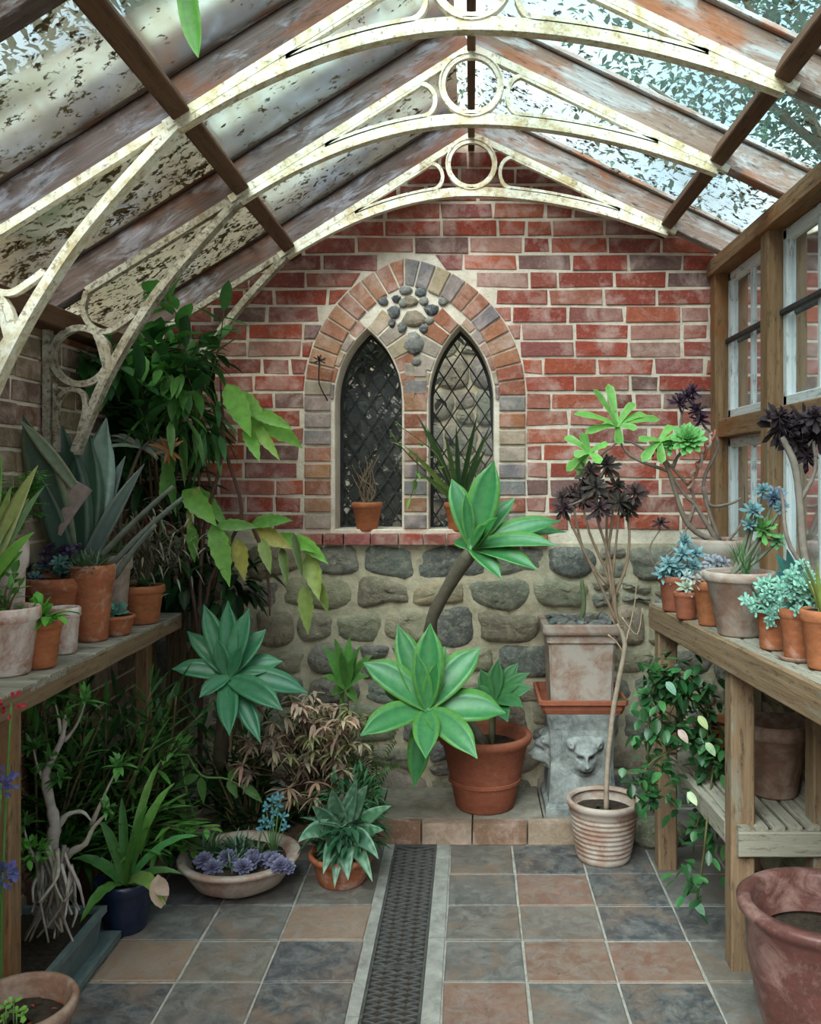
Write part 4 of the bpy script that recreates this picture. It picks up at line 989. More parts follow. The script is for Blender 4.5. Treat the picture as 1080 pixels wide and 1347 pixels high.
m = MB(True); rosette(m, (x, y-.01, z+.012), (-.05, -.45, .9), 34, .058, .026, (.16,.42,.33), (.30,.55,.45), .05); build('rosette', m, M['wax'], t)
t, x, y, z, r, h = bench_pot('potted_spikemoss', 'terracotta pot with wiry drooping grey-brown tuft at the far end of the left bench', 187, 823, 42, 54, 50, GB, 'O', soil=.95)
m = MB(True); tuft(m, (x, y, z), 50, .06, .018, (.12,.22,.08), prof=OV, el0=.2); build('low_leaves', m, M['leaf'], t)
m = MB(True)
for i in range(330):
    a = rnd(0, 6.3); c = V((x+.04+random.gauss(0, .085), y+random.gauss(0, .05), z+.16+random.gauss(0, .07))); d = V((rnd(-1,1), rnd(-1,1), rnd(-1.3, .4))).normalized()
    m.leaf(c, c+d*rnd(.04, .09), .008, c=jit(random.choice([(.20,.18,.13),(.11,.12,.07),(.28,.25,.19),(.07,.08,.04)]), .2), prof=LANCE, n=4, bend=.2)
for i in range(14): m.tube([(x, y, z), (x+rnd(-.03,.05), y, z+.1), (x+rnd(-.1, .18), y+rnd(-.06,.06), z+rnd(.1, .28))], [.003, .003, .002], (.12,.09,.06), 5)
build('wiry_foliage', m, M['dry'], t)
# pots behind
t, x, y, z, r, h = bench_pot('potted_fern', 'pale pink pot at the back of the left bench under a bright green feathery fern', 0, 0, 0, 0, 0, GB, 'W', 'roll', soil=.95, at=(-1.425, 2.80, .042, .058, .36))
m = MB(True)
for i in range(44):
    a0 = rnd(0, 6.3); b = V((x, y, z)); tp = b+V((math.cos(a0)*rnd(.03, .13)+.03, math.sin(a0)*.12-.03, rnd(.02, .24)))
    for k in range(12):
        q = (k+2)/14; p = b.lerp(tp, q)+V((0, 0, .05*math.sin(PI*q)))
        for sg in (-1, 1): m.leaf(p, p+V((sg*.042*(1-q*.5), rnd(-.02, .02), .004)), .020, c=jit((.14,.42,.06), .3), n=3)
build('fronds', m, M['leaf'], t)
# aloe with mottled broad leaves at left edge
t, x, y, z, r, h = bench_pot('potted_aloe', 'pot of broad yellow-green mottled leaves at the back of the left bench, left photo edge', 0, 0, 0, 0, 0, GB, 'T', soil=.9, at=(-1.425, 2.62, .045, .062, .20))
m = MB(True); b = V((x+.03, y, z+.05))
for tx, ty, w_, c, ce in ((50, 612, 30, (.32,.38,.12), (.55,.50,.25)), (38, 655, 26, (.30,.36,.10), (.5,.45,.3)), (28, 668, 34, (.36,.42,.12), (.5,.5,.2)), (58, 640, 20, (.15,.25,.12), (.2,.3,.1)), (15, 640, 26, (.24,.36,.08), (.4,.4,.2)), (45, 700, 24, (.16,.40,.06), (.3,.5,.1)), (2, 600, 26, (.10,.30,.05), (.3,.5,.1)), (30, 725, 28, (.14,.4,.05), (.3,.5,.1))):
    m.leaf(b, P(tx, ty, y+rnd(-.05, .1)), w_*y/F, c=c, ce=ce, prof=STRAP, n=9, bend=.15, hint=V((0,-.9,.4)), thick=.006)
build('foliage', m, M['wax'], t)
# dark broad leaved succulents (gasteria / agave) at the back
t, x, y, z, r, h = bench_pot('potted_agave', 'broad grey-blue agave leaves, one bent and pinkish, behind the small left bench pots', 0, 0, 0, 0, 0, GB, 'B', soil=.95, at=(-1.40, 3.20, .055, .080, .16))
m = MB(True); b = V((x, y+.02, z))
for tx, ty, dy, w_, c, ce, bd, hx in ((140, 550, .05, 58, (.20,.30,.25), (.34,.46,.40), .0, 0), (30, 545, -.22, 44, (.05,.09,.07), (.32,.34,.20), .12, .3), (82, 560, .0, 64, (.03,.07,.05), (.07,.12,.08), 0, 0), (118, 570, .02, 56, (.035,.08,.05), (.08,.13,.08), 0, 0), (45, 615, -.16, 34, (.05,.10,.08), (.15,.2,.15), .1, 0), (165, 600, .06, 34, (.12,.16,.15), (.25,.3,.28), .1, 0), (190, 610, 0, 28, (.10,.14,.13), (.3,.33,.3), .1, 0), (60, 650, -.08, 34, (.04,.08,.07), (.1,.15,.12), .2, 0)):
    m.leaf(b, P(tx, ty, y+dy), w_*y/F, c=c, ce=ce, prof=STRAP if w_ < 40 else AG, n=10, bend=bd, hint=V((.2, -1, .2)), thick=.008, fold=.25)
m.leaf(P(78, 704, y-.06), P(104, 634, y-.10), .118, c=(.40,.30,.28), ce=(.46,.36,.33), prof=lambda t: .12+.88*t, n=8, bend=.04, hint=V((0,-1,.2)), fold=.1, thick=.008)
m.leaf(P(98, 640, y-.095), P(26, 552, y-.24), .058, c=(.20,.27,.19), ce=(.42,.36,.22), prof=STRAP, n=10, bend=.06, hint=V((0,-1,.3)), fold=.2, thick=.008)
build('leaves', m, M['wax'], t)
m = MB(True)
for a, b_ in (((120, 745), (228, 640)), ((140, 750), (240, 655)), ((150, 760), (205, 690))): m.tube([P(*a, y-.05), P((a[0]+b_[0])/2, (a[1]+b_[1])/2-4, y-.05), P(*b_, y-.06)], [.011, .010, .007], (.13,.14,.12), 7, knob=.1)
build('bare_stems', m, M['bark'], t)
# pale spidery tillandsia
t, x, y, z, r, h = bench_pot('potted_bromeliad', 'pale spidery rosette with orange centre high above the far end of the left bench', 0, 0, 0, 0, 0, GB, 'B', soil=.95, at=(-1.39, 3.60, .05, .07, .15))
t['label'] = 'dull brown pot whose tall stem carries a pale spidery rosette with orange heart'
c = P(185, 590, y); m = MB(True); m.tube([(x, y, z), (x+.01, y, z+.3), c], [.009, .008, .006], (.14,.11,.08), 7); build('stem', m, M['bark'], t)
m = MB(True)
for i in range(22): a = rnd(0, 6.3); m.leaf(c, c+V((math.cos(a)*.15, rnd(-.1, .05), math.sin(a)*.06)), .014, c=jit((.34,.40,.33), .2), prof=LANCE, bend=.25, hint=V((0,-1,0)), n=7)
c = P(222, 592, y-.03)
for i in range(12): a = rnd(0, 6.3); m.leaf(c, c+V((math.cos(a)*.07, rnd(-.06, .03), math.sin(a)*.06)), .014, c=jit((.46,.20,.08), .2), prof=LANCE, bend=.1, hint=V((0,-1,0)))
build('spidery_leaves', m, M['leaf'], t)

# climbers in the left corner
random.seed(77)
CYR = 3.75
t = thing('climbing_vine', 'mass of dark green climbing foliage filling the left back corner up to the iron brackets', 'climbing plant', (X(215, 3.9), 3.95, .088))
m = MB(True); ms = MB(True); b0 = V((X(215, 3.9), 3.95, .087))
for i in range(14):
    tp = P(rnd(130, 300), rnd(430, 620), 3.75+rnd(-.15, .25)); ms.tube([b0+V((rnd(-.05,.05), rnd(-.03,.03), 0)), P(rnd(200, 270), 850, 3.9), P(rnd(180, 290), 700, 3.85), tp], [.014, .012, .008, .004], (.12,.085,.05), 6, knob=.1)
    sprig(m, ms, tp+V((0, 0, -.15)), tp+V((rnd(-.15, .15), -.1, rnd(.02, .2))), 10, .15, .055, random.choice([(.04,.14,.03), (.03,.11,.03), (.06,.20,.04)]), prof=OV, droop=.7)
for (cx_, cy_, rx, rz, n_, col) in ((200, 480, .22, .12, 90, (.045,.16,.03)), (170, 560, .22, .16, 100, (.022,.085,.022)), (235, 560, .16, .18, 110, (.03,.11,.025)), (255, 470, .12, .10, 60, (.03,.11,.03)), (215, 640, .2, .12, 80, (.02,.07,.02)), (120, 500, .12, .10, 36, (.05,.16,.035)), (225, 740, .2, .2, 110, (.015,.05,.015)), (300, 770, .16, .16, 90, (.02,.055,.015))):
    scatter(m, P(cx_, cy_, 3.85), (rx, .12, rz), n_, .13, .045, col, prof=OV, down=.5, colv=.45)
scatter(m, P(130, 480, 3.5), (.10, .08, .08), 46, .13, .055, (.05,.17,.04), prof=OV, down=.5)
scatter(m, P(235, 500, 3.65), (.16, .08, .10), 60, .12, .045, (.07,.22,.04), prof=OV, down=.7, ce=(.12,.3,.06)); scatter(m, P(270, 560, 3.72), (.10, .06, .12), 40, .14, .03, (.06,.2,.05), prof=LANCE, down=.8)
scatter(m, P(205, 465, 3.7), (.12, .08, .06), 26, .16, .07, (.08,.28,.05), prof=OV, down=.5, ce=(.12,.34,.07))
scatter(m, P(225, 545, 3.62), (.12, .06, .10), 34, .15, .03, (.09,.26,.05), prof=LANCE, down=.6, ce=(.2,.36,.12))
build('stems', ms, M['bark'], t); build('foliage', m, M['leaf'], t)
t = thing('leaf_cactus', 'trailing plant with flat notched yellow-green blades hanging before the brick wall left of the window', 'climbing plant', (X(262, 3.85), 3.86, .088))
ms = MB(True); b0 = V((X(262, 3.85), 3.86, .087)); Q = lambda px, py, dy=0: P(px, py, 3.72+dy)
for pts in (((262, 860), (268, 700), (292, 600), (290, 500)), ((270, 800), (300, 720), (318, 670), (296, 590), (294, 540)), ((262, 860), (250, 760), (232, 660)), ((330, 688), (350, 740), (355, 810))):
    ms.tube(([b0] if pts[0][1] > 790 else [])+[Q(*p) for p in pts], [.008]*(len(pts)+(pts[0][1] > 790)-1)+[.003], (.09,.045,.04), 6, knob=.1)
m = MB(True)
LG, YL, GG, OL = (.19,.46,.07), (.48,.42,.10), (.14,.36,.07), (.22,.30,.06)
for k_i, (a, b, w_, c) in enumerate((((298, 505), (330, 575), 30, LG), ((325, 540), (398, 590), 30, LG), ((322, 562), (342, 608), 18, LG), ((326, 552), (368, 606), 17, (.26,.48,.08)), ((300, 520), (322, 560), 22, GG), ((312, 515), (350, 560), 22, LG), ((335, 545), (385, 565), 16, LG),
                    ((240, 645), (285, 692), 28, LG), ((252, 640), (300, 695), 20, GG), ((280, 688), (302, 772), 26, LG), ((284, 692), (340, 694), 16, GG), ((330, 698), (384, 722), 24, YL), ((360, 705), (420, 728), 18, LG), ((311, 708), (322, 764), 22, YL), ((343, 708), (356, 755), 16, OL), ((252, 690), (256, 740), 17, GG), ((215, 590), (232, 680), 16, GG), ((240, 560), (243, 640), 12, GG),
                    ((330, 690), (385, 685), 18, GG), ((385, 705), (432, 742), 18, LG), ((405, 728), (420, 790), 24, (.30,.38,.08)), ((400, 770), (405, 835), 20, OL), ((415, 760), (432, 808), 14, OL), ((385, 700), (398, 760), 12, (.08,.12,.03)), ((262, 640), (246, 700), 16, (.35,.40,.10)), ((228, 600), (210, 660), 16, GG), ((300, 700), (290, 745), 15, OL), ((370, 720), (378, 770), 13, (.12,.18,.04)))):
    if k_i == 7: build('upper_blades', m, M['leaf'], t); m = MB(True)
    m.leaf(Q(*a, rnd(-.04, .04)), Q(*b, rnd(-.10, .0)), w_*3.7/F*1.1, hint=V((rnd(-.2,.2), -1, .25)), bend=.08, fold=.15, c=jit(c, .12), ce=mixc(c, (.35,.5,.12), .35), prof=LANCE, n=12, notch=.16)
build('stems', ms, M['bark'], t); build('blades', m, M['leaf'], t)
for (a, b) in (((330, 692), (396, 700)),): pass

# ================================================================== below the left bench
random.seed(55)
t = thing('gnarled_fig', 'gnarled pale-rooted dwarf tree with small green leaf tufts growing from the long grey trough', 'potted tree', (-1.30, 2.66, 0))
m = MB()
def trough(m, xa, xb, ya, yb, z0, h, th=.012, fl=.012):
    o = [[(xa+fl, ya+fl), (xb-fl, ya+fl), (xb-fl, yb-fl), (xa+fl, yb-fl)], [(xa, ya), (xb, ya), (xb, yb), (xa, yb)]]
    r0 = [m.add((x, y, z0)) for x, y in o[0]]; r1 = [m.add((x, y, z0+h-.02)) for x, y in o[1]]
    rr = [m.add((x+(fl if x == xb else -fl)*.9, y+(fl if y == yb else -fl)*.9, z0+h-.02)) for x, y in o[1]]; r2 = [m.add((x+(fl if x == xb else -fl)*.9, y+(fl if y == yb else -fl)*.9, z0+h)) for x, y in o[1]]
    r3 = [m.add((x-(th if x == xb else -th)*.6, y-(th if y == yb else -th)*.6, z0+h)) for x, y in o[1]]; r4 = [m.add((x-(th if x == xb else -th)*.9, y-(th if y == yb else -th)*.9, z0+h*.5)) for x, y in o[1]]
    for a, b in ((r0, r1), (r1, rr), (rr, r2), (r2, r3), (r3, r4)): m.quadstrip(a, b, True)
    m.f.append(tuple(reversed(r0))); m.f.append(tuple(r4))
trough(m, -1.42, -1.165, 2.44, 2.88, .012, .125); build('trough', m, M['plastic'], t)
m = MB(); m.box((-1.415, 2.45, .07), (-1.18, 2.87, .118)); build('soil', m, M['soil'], t)
m = MB(True); G = lambda px, py, Y=2.72: P(px, py, Y); pale = (.42,.38,.33); pd = (.24,.20,.17)
trunk = [((70, 1215), (74, 1165), (68, 1120), (72, 1085), (66, 1055), (60, 1020), (68, 1000), (82, 970), (86, 940)), ((72, 1140), (95, 1120), (112, 1110), (122, 1090), (140, 1070)), ((74, 1090), (88, 1072), (108, 1068), (120, 1080)), ((60, 1150), (40, 1120), (32, 1090)), ((84, 975), (100, 955), (112, 925)), ((80, 965), (76, 940), (70, 915)), ((64, 1040), (50, 1010), (44, 985)), ((120, 1085), (140, 1040), (155, 1010))]
for i, tr in enumerate(trunk):
    r0 = [.023, .014, .010, .009, .006, .006, .006, .006][i]; n_ = len(tr); m.tube([G(px, py, 2.72+(.02*i if i else 0)) for px, py in tr], [r0*(1-.75*k/(n_-1))*(1.25 if k == 0 else 1) for k in range(n_)], jit(pale, .1), 9, knob=.22)
for i in range(34):
    a = (rnd(45, 100), rnd(1110, 1175)); b = (a[0]+rnd(-45, 25), rnd(1185, 1240)); mid = ((a[0]+b[0])/2+rnd(-14, 14), (a[1]+b[1])/2)
    m.tube([G(*a, 2.70+rnd(-.05,.05)), G(*mid, 2.64+rnd(-.04, .04)), G(*b, 2.62+rnd(-.06, .06))], [.007, .005, .003], jit(random.choice([pale, pd]), .2), 5, knob=.2)
build('trunk_and_roots', m, M['bark'], t)
m = MB(True); ms = MB(True)
for (cx_, cy_, L_, n_) in ((68, 1005, .06, 26), (78, 1025, .05, 20), (45, 985, .06, 20), (112, 925, .07, 26), (70, 915, .06, 22), (88, 945, .05, 16), (155, 1010, .07, 24), (140, 1065, .05, 14), (32, 1085, .06, 18)): tuft(m, G(cx_, cy_), n_, L_, .016, (.10,.26,.06), droop=.4, prof=LANCE, el0=-.2)
scatter(m, G(42, 1120, 2.62), (.05, .04, .03), 60, .03, .016, (.14,.42,.06), prof=OV)
build('foliage', m, M['leaf'], t)
m = MB(); trough(m, -1.44, -1.135, 2.40, 2.94, .0, .03, .01, .006); o = build('drip_tray', m, M['plastic'], loc=(-1.28, 2.67, 0)); tag(o, 'long grey-green drip tray on the tiles beneath the trough', 'tray')
# jungle: several plants, each from its own pot behind
def jungle(kind, label, px, Y, z0, specs, pot_r=.10, pot_h=.17, mat='B'):
    x = X(px, Y); t = thing(kind, label, 'potted plant', (x, Y, z0)); z = add_pot(t, x, Y, z0, pot_r*.75, pot_r, pot_h, mat)
    m = MB(True); ms = MB(True)
    for (tx, ty, dy, n, L, w_, col, pr) in specs:
        sprig(m, ms, (x+rnd(-.03,.03), Y+rnd(-.03,.03), z), P(tx, ty, Y+dy), n, L, w_, col, prof=pr, r=.006, droop=.3)
    build('stems', ms, M['bark'], t); build('foliage', m, M['leaf'], t); return t
def many(n, x0_, x1_, y0_, y1_, L, w_, cols, pr, k=(9, 14)): return [(rnd(x0_, x1_), rnd(y0_, y1_), rnd(-.2, .15), random.randint(*k), L*rnd(.8, 1.2), w_, random.choice(cols), pr) for _ in range(n)]
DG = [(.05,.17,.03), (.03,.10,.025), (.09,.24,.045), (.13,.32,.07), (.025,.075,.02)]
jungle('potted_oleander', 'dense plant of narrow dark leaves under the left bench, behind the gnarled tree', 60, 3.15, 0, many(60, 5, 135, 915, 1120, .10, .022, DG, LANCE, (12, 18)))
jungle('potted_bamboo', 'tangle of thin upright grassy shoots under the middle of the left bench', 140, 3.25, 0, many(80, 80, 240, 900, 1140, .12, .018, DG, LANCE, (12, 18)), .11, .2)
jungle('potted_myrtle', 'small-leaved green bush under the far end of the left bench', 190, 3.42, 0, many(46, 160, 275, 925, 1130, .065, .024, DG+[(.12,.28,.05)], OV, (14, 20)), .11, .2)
t = thing('potted_lily', 'light green arching shoot with a few long pointed leaves behind the succulent bowl', 'potted plant', (X(262, 3.58), 3.58, 0)); x = X(262, 3.58)
z = add_pot(t, x, 3.58, 0, .06, .08, .14, 'B'); m = MB(True); ms = MB(True); LP_ = lambda px, py: P(px, py, 3.5)
ms.tube([(x, 3.58, z), LP_(245, 1040), LP_(240, 985), LP_(265, 1020), LP_(300, 1025), LP_(340, 1050)], [.006, .006, .005, .005, .004, .003], (.16,.30,.09), 6)
for a, b in (((262, 1020), (224, 1042)), ((264, 1022), (268, 1058)), ((300, 1025), (318, 1010)), ((318, 1032), (345, 1056)), ((240, 985), (255, 968)), ((250, 1000), (228, 1018)), ((300, 1026), (312, 1050))): m.leaf(LP_(*a), LP_(*b), .036, c=jit((.16,.34,.09), .15), prof=LANCE, n=8, hint=V((0,-1,.3)), bend=.12)
build('stems', ms, M['bark'], t); build('foliage', m, M['leaf'], t)
# navy pot with strappy fern leaves
x, y, r0, r1, h = pot_px(165, 1236, 60, 74, 68, 0); t = thing('potted_hart_tongue', 'dark navy glazed pot with long arching green strap leaves, on the tiles behind the trough', 'potted plant', (x, y, 0))
t.name = 'potted_strap_fern'; z = add_pot(t, x, y, 0, r0*.9, r1, h, 'blue', 'roll')
m = MB(True); b = V((x, y, z))
for tx, ty, dy, w_, c in ((105, 1215, -.25, 34, (.12,.30,.06)), (95, 1130, -.05, 30, (.06,.22,.04)), (218, 1190, -.22, 38, (.22,.34,.09)), (205, 1170, -.05, 26, (.18,.32,.08)), (262, 1100, -.02, 24, (.08,.30,.09)), (230, 1030, .1, 28, (.14,.33,.06)), (212, 1000, .12, 24, (.18,.36,.08)), (195, 1060, .0, 26, (.08,.24,.05)), (160, 1050, .05, 24, (.07,.22,.05)), (130, 1080, 0, 26, (.08,.24,.05)), (240, 1150, .02, 22, (.07,.2,.05)), (180, 1100, -.1, 24, (.12,.28,.05))):
    m.leaf(b, P(tx, ty, y+dy), w_*y/F*.66, c=jit(c, .1), ce=mixc(c, (.3,.4,.12), .25), prof=STRAP, n=14, bend=.32, wave=.05, fold=.25, hint=V((0,-.6,.8)))
build('fronds', m, M['leaf'], t)
m = MB(True); m.leaf(P(208, 1150, 2.84), P(212, 1195, 2.82), .06, c=(.45,.33,.24), prof=OV, n=6, hint=V((0,-1,.2)), bend=-.1); m.leaf(P(205, 1160, 2.84), P(222, 1178, 2.8), .05, c=(.50,.36,.30), prof=OV, n=6, hint=V((0,-1,.2))); build('withered_leaf', m, M['dry'], t)
# corner pot bottom-left
t = thing('potted_seedlings', 'round brown terracotta pot with soil and a few seedlings, bottom left corner of photo', 'potted plant', (-1.055, 2.12, 0))
z = add_pot(t, -1.055, 2.12, 0, .092, .125, .278, 'B', 'roll', rim=.03, soil=.80)
m = MB(True)
for tx, ty in ((8, 1318), (22, 1325), (5, 1335), (18, 1312), (30, 1330)): c = P(tx, ty+6, 2.10); m.tube([(c.x, c.y, z), c], [.002, .002], (.2,.35,.1), 5); rosette(m, c, (0, -.3, .9), 5, .022, .018, (.20,.45,.08), (.35,.55,.12), .0); build('seedling', m, M['leaf'], t); m = MB(True)
for i in range(16): c = V((-1.055+rnd(-.08, .08), 2.12+rnd(-.08, .08), z+.006)); m.leaf(c, c+V((rnd(-.02,.02), rnd(-.02,.02), .006)), .008, c=(.45,.08,.04), n=3)
build('fallen_petals', m, M['leaf'], t)
m = MB(True); m.tube([P(6, 1345, 2.26)-V((0,0,0)), P(5, 1270, 2.26)], .001, (0,0,0)); m = MB()
# flowers at the left edge
def flower_stem(label, kind, px, py, Y, col, z0=0.0, n=26, R=.035, lo=None):
    x = X(px-14, Y); t = thing(kind, label, 'flower', (x, Y, z0), 'blue flowers at the left edge' if kind == 'blue_flower' else None); m = MB(True); c = P(px, py, Y)
    m.tube([(x, Y, z0), ((x+c.x)/2-.01, Y, (z0+c.z)/2), c], [.004, .004, .003], (.10,.20,.05), 6); build('stem', m, M['bark'], t)
    m = MB(True)
    for i in range(n):
        d = V((random.gauss(0, 1), random.gauss(0, 1), random.gauss(0, 1))).normalized(); p = c+d*R*rnd(.2, 1.1); m.leaf(p, p+d*R*.5, R*.45, c=jit(col, .3), prof=SPOON, n=4, hint=V((0,-1,.3)))
    build('petals', m, M['leaf'], t)
flower_stem('crimson-red flower at the left photo edge just below the bench board', 'red_flower', 15, 925, 2.27, (.55,.02,.05), 0, 12, .030)
flower_stem('small violet-blue flower head at the left photo edge, upper of two', 'blue_flower', 2, 1030, 2.20, (.10,.11,.34), 0, 60, .028)
flower_stem('small violet-blue flower head at the left photo edge, lower of two', 'blue_flower', 3, 1148, 2.24, (.12,.13,.36), 0, 60, .030)
# bowl of succulents
t = thing('succulent_bowl', 'wide shallow terracotta bowl of purple succulents on the tiles left of the grating', 'potted plant', (X(315, 3.32), 3.32, 0)); x, y = X(315, 3.32), 3.32
z = add_pot(t, x, y, 0, .105, .205, .125, 'G', 'bowl', soil=.84)
m = MB(True)
for (px, py) in ((277, 1131), (290, 1126), (268, 1128), (332, 1128), (324, 1118), (372, 1118), (382, 1112), (362, 1116), (342, 1122), (325, 1108), (352, 1108)):
    m = MB(True); c = V((X(px, 3.18+rnd(0, .06)), 3.16+rnd(0, .12), z+rnd(.008, .04))); rosette(m, c, (rnd(-.3,.3), -.55, .8), 44, rnd(.034, .046), .021, (.13,.12,.22), (.26,.24,.38), -.1); build('purple_rosette', m, M['wax'], t)
m = MB(True)
for i in range(20): a = rnd(0, 6.3); q = rnd(0, .15); tuft(m, (x+q*math.cos(a)-.03, y+q*math.sin(a)*.8+.02, z), 12, .11, .010, random.choice([(.10,.20,.14), (.07,.15,.09), (.15,.24,.17), (.12,.2,.08)]), droop=.5, prof=LANCE, el0=.2, el1=1.2)
build('grassy_tufts', m, M['leaf'], t)
m = MB(True); ms = MB(True)
for (px, py) in ((350, 1062), (358, 1052), (366, 1060), (372, 1074), (348, 1078), (360, 1070), (375, 1088), (344, 1090), (368, 1048), (356, 1085)):
    c = P(px, py, 3.34); ms.tube([(X(360, 3.34), 3.34, z), c], [.003, .002], (.1,.2,.08), 5); rosette(m, c, (rnd(-.3,.3), -.7, .5), 9, .024, .014, (.10,.34,.40), (.22,.44,.55), .1)
build('flower_stalks', ms, M['bark'], t); build('turquoise_flowers', m, M['leaf'], t)
# striped aloe
x, y, r0, r1, h = pot_px(450, 1173, 62, 82, 40, 0); t = thing('potted_striped_aloe', 'low terracotta pot hidden beneath dark aloe leaves with pale stripes, beside the grating', 'potted plant', (x, y, 0)); z = add_pot(t, x, y, 0, r0, r1, h, 'T', 'roll')
m = MB(True); b = V((x, y, z)); random.seed(4)
for i in range(46):
    a = rnd(0, 6.3); el = rnd(.0, 1.3); d = V((math.cos(a)*math.cos(el), math.sin(a)*math.cos(el), math.sin(el))); bb = b+V((rnd(-.05,.05), rnd(-.04,.04), rnd(0, .10))); L_ = rnd(.10, .19)
    if d.y > 0: L_ *= .8
    k_ = len(m.v); m.leaf(bb, bb+d*L_-V((0,0,.04*math.cos(el))), .030, c=jit((.035,.12,.06), .25), ce=(.09,.22,.13), prof=LANCE, n=12, bend=.15, fold=.35, thick=.005)
    for q in range(k_, len(m.v)):                      # pale cross bands of the leaf
        if ((q-k_)//5) % 2 == 0 and rnd(0, 1) > .5: c_ = m.c[q]; m.c[q] = (c_[0]+.10, c_[1]+.14, c_[2]+.11, 1)
for tx, ty, w_ in ((392, 1108, 26), (418, 1085, 24), (458, 1158, 28), (505, 1092, 22), (484, 1032, 22), (436, 1038, 24), (410, 1060, 22), (498, 1130, 24), (425, 1150, 22), (470, 1025, 20), (515, 1060, 20), (440, 1168, 20), (490, 1160, 22)): k_ = len(m.v); m.leaf(b+V((0,0,.06)), P(tx, ty, y-(.12 if ty < 1100 else .165)), w_*y/F, c=jit((.07,.19,.11), .2), ce=(.20,.34,.22), prof=LANCE, n=14, bend=.12 if ty < 1100 else .38, fold=.3, hint=V((0,-1,.4)), thick=.005); m.c[k_:] = [((q_[0]+.12, q_[1]+.15, q_[2]+.12, 1) if ((i_//5) % 3 == 0) else q_) for i_, q_ in enumerate(m.c[k_:])]
build('leaves', m, M['wax'], t)
m = MB(True); tuft(m, b+V((.04, .04, .02)), 90, .20, .012, (.05,.16,.06), droop=.35, prof=LANCE, el0=.35, el1=1.5); scatter(m, b+V((.03, .05, .20)), (.13, .09, .10), 190, .05, .012, (.05,.19,.08), prof=LANCE); scatter(m, b+V((.02, -.02, .10)), (.13, .10, .09), 240, .07, .018, (.03,.11,.05), prof=LANCE, down=.4, ce=(.07,.18,.10)); build('fine_foliage', m, M['leaf'], t)
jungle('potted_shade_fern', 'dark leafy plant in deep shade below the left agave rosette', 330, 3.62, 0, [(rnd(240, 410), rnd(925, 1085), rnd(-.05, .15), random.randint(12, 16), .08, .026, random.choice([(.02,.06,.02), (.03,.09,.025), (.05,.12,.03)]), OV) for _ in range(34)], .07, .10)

# ================================================================== right bench
random.seed(91)
def rb(kind, label, cx, yb, w0, w1, ht, mat, **k): return bench_pot(kind, label, cx, yb, w0, w1, ht, RB+.001, mat, **k)
BL, BLE = (.13,.27,.30), (.30,.46,.50)
t, x, y, z, r, h = rb('potted_echeveria', 'dark red pot of blue-grey rosettes at the far corner of the right bench', 889, 806, 34, 42, 46, 'D', soil=.95)
m = MB(True); ms = MB(True)
for px, py in ((880, 742), (898, 728), (912, 745), (905, 762), (886, 760), (900, 712), (915, 728), (893, 748), (872, 755)):
    c = P(px, py, y+rnd(-.04, .04)); ms.tube([(x, y, z), c], [.005, .004], (.15,.16,.12), 5); rosette(m, c, (rnd(-.4,.4), -.7, .5), 18, rnd(.042, .055), .017, BL, BLE, .0, prof=LANCE)
for i in range(20): tuft(m, (x+rnd(-.05,.05), y+rnd(-.03,.03), z), 3, .06, .012, (.12,.22,.16), prof=LANCE)
build('stems', ms, M['bark'], t); build('rosette_cluster', m, M['wax'], t)
t, x, y, z, r, h = rb('potted_echeveria', 'little terracotta pot with one cream-edged pale rosette at the right bench front corner', 903, 816, 26, 32, 36, 'D', soil=.95)
m = MB(True); rosette(m, (x-.005, y-.02, z+.02), (0, -.7, .6), 20, .048, .016, (.38,.48,.38), (.60,.56,.42), .0, prof=LANCE); rosette(m, (x+.0, y, z+.055), (.1, -.6, .6), 14, .036, .014, (.40,.50,.50), (.60,.62,.60), .0, prof=LANCE); build('rosette', m, M['wax'], t)
t, x, y, z, r, h = rb('potted_graptopetalum', 'orange terracotta pot with limy white foot and lilac-grey rosettes, third along the right bench', 936, 825, 34, 46, 58, 'O', soil=.95)
m = MB(True)
for i in range(9): rosette(m, (x+rnd(-.03,.05), y+rnd(-.03,.03), z+rnd(.02,.07)), (rnd(-.5,.5), -.6, .6), 14, .036, .016, (.26,.27,.33), (.40,.40,.45), .0)
for i in range(5): rosette(m, (x-.03+rnd(-.03,.03), y-.03, z+rnd(.0,.03)), (rnd(-.5,.5), -.6, .6), 10, .03, .012, (.42,.33,.30), (.5,.42,.38), .0)
build('rosettes', m, M['wax'], t)
t, x, y, z, r, h = rb('potted_aeonium', 'big flared grey-pink clay pot with green and blue rosette stems on the right bench', 972, 840, 54, 88, 84, 'G', rim=.03, soil=.9)
m = MB(True); ms = MB(True); Yb = y
for px, py, R_, c, ce in ((1003, 697, .065, (.14,.40,.10), (.25,.50,.16)), (990, 672, .045, BL, BLE), (1018, 655, .055, (.13,.22,.34), (.28,.40,.52)), (1003, 645, .035, BL, BLE), (1028, 668, .03, BL, BLE), (985, 690, .03, BL, BLE), (1022, 712, .04, (.12,.32,.14), (.2,.4,.2))):
    cc = P(px, py, Yb+rnd(-.03, .05)); ms.tube([(x+rnd(-.03, .03), y, z), ((x+cc.x)/2, y, (z+cc.z)/2), cc], [.007, .006, .005], (.18,.18,.13), 6); rosette(m, cc, (rnd(-.3,.3), -.7, .6), 24, R_, R_*.4, c, ce, .0); build('rosette', m, M['wax'], t); m = MB(True)
tuft(m, (x+.02, y, z), 60, .12, .007, (.10,.22,.08), droop=.05, prof=LANCE, el0=.9, el1=1.5)
build('stems', ms, M['bark'], t); build('spiky_leaves', m, M['wax'], t)
m = MB(True); ms = MB(True); c0 = V((x, y-.02, z+.01)); ms.tube([c0, P(985, 762, y-.08), P(1000, 785, y-.13), P(1012, 800, y-.16)], [.008, .007, .006, .004], (.11,.10,.08), 6); build('trailing_stem', ms, M['bark'], t)
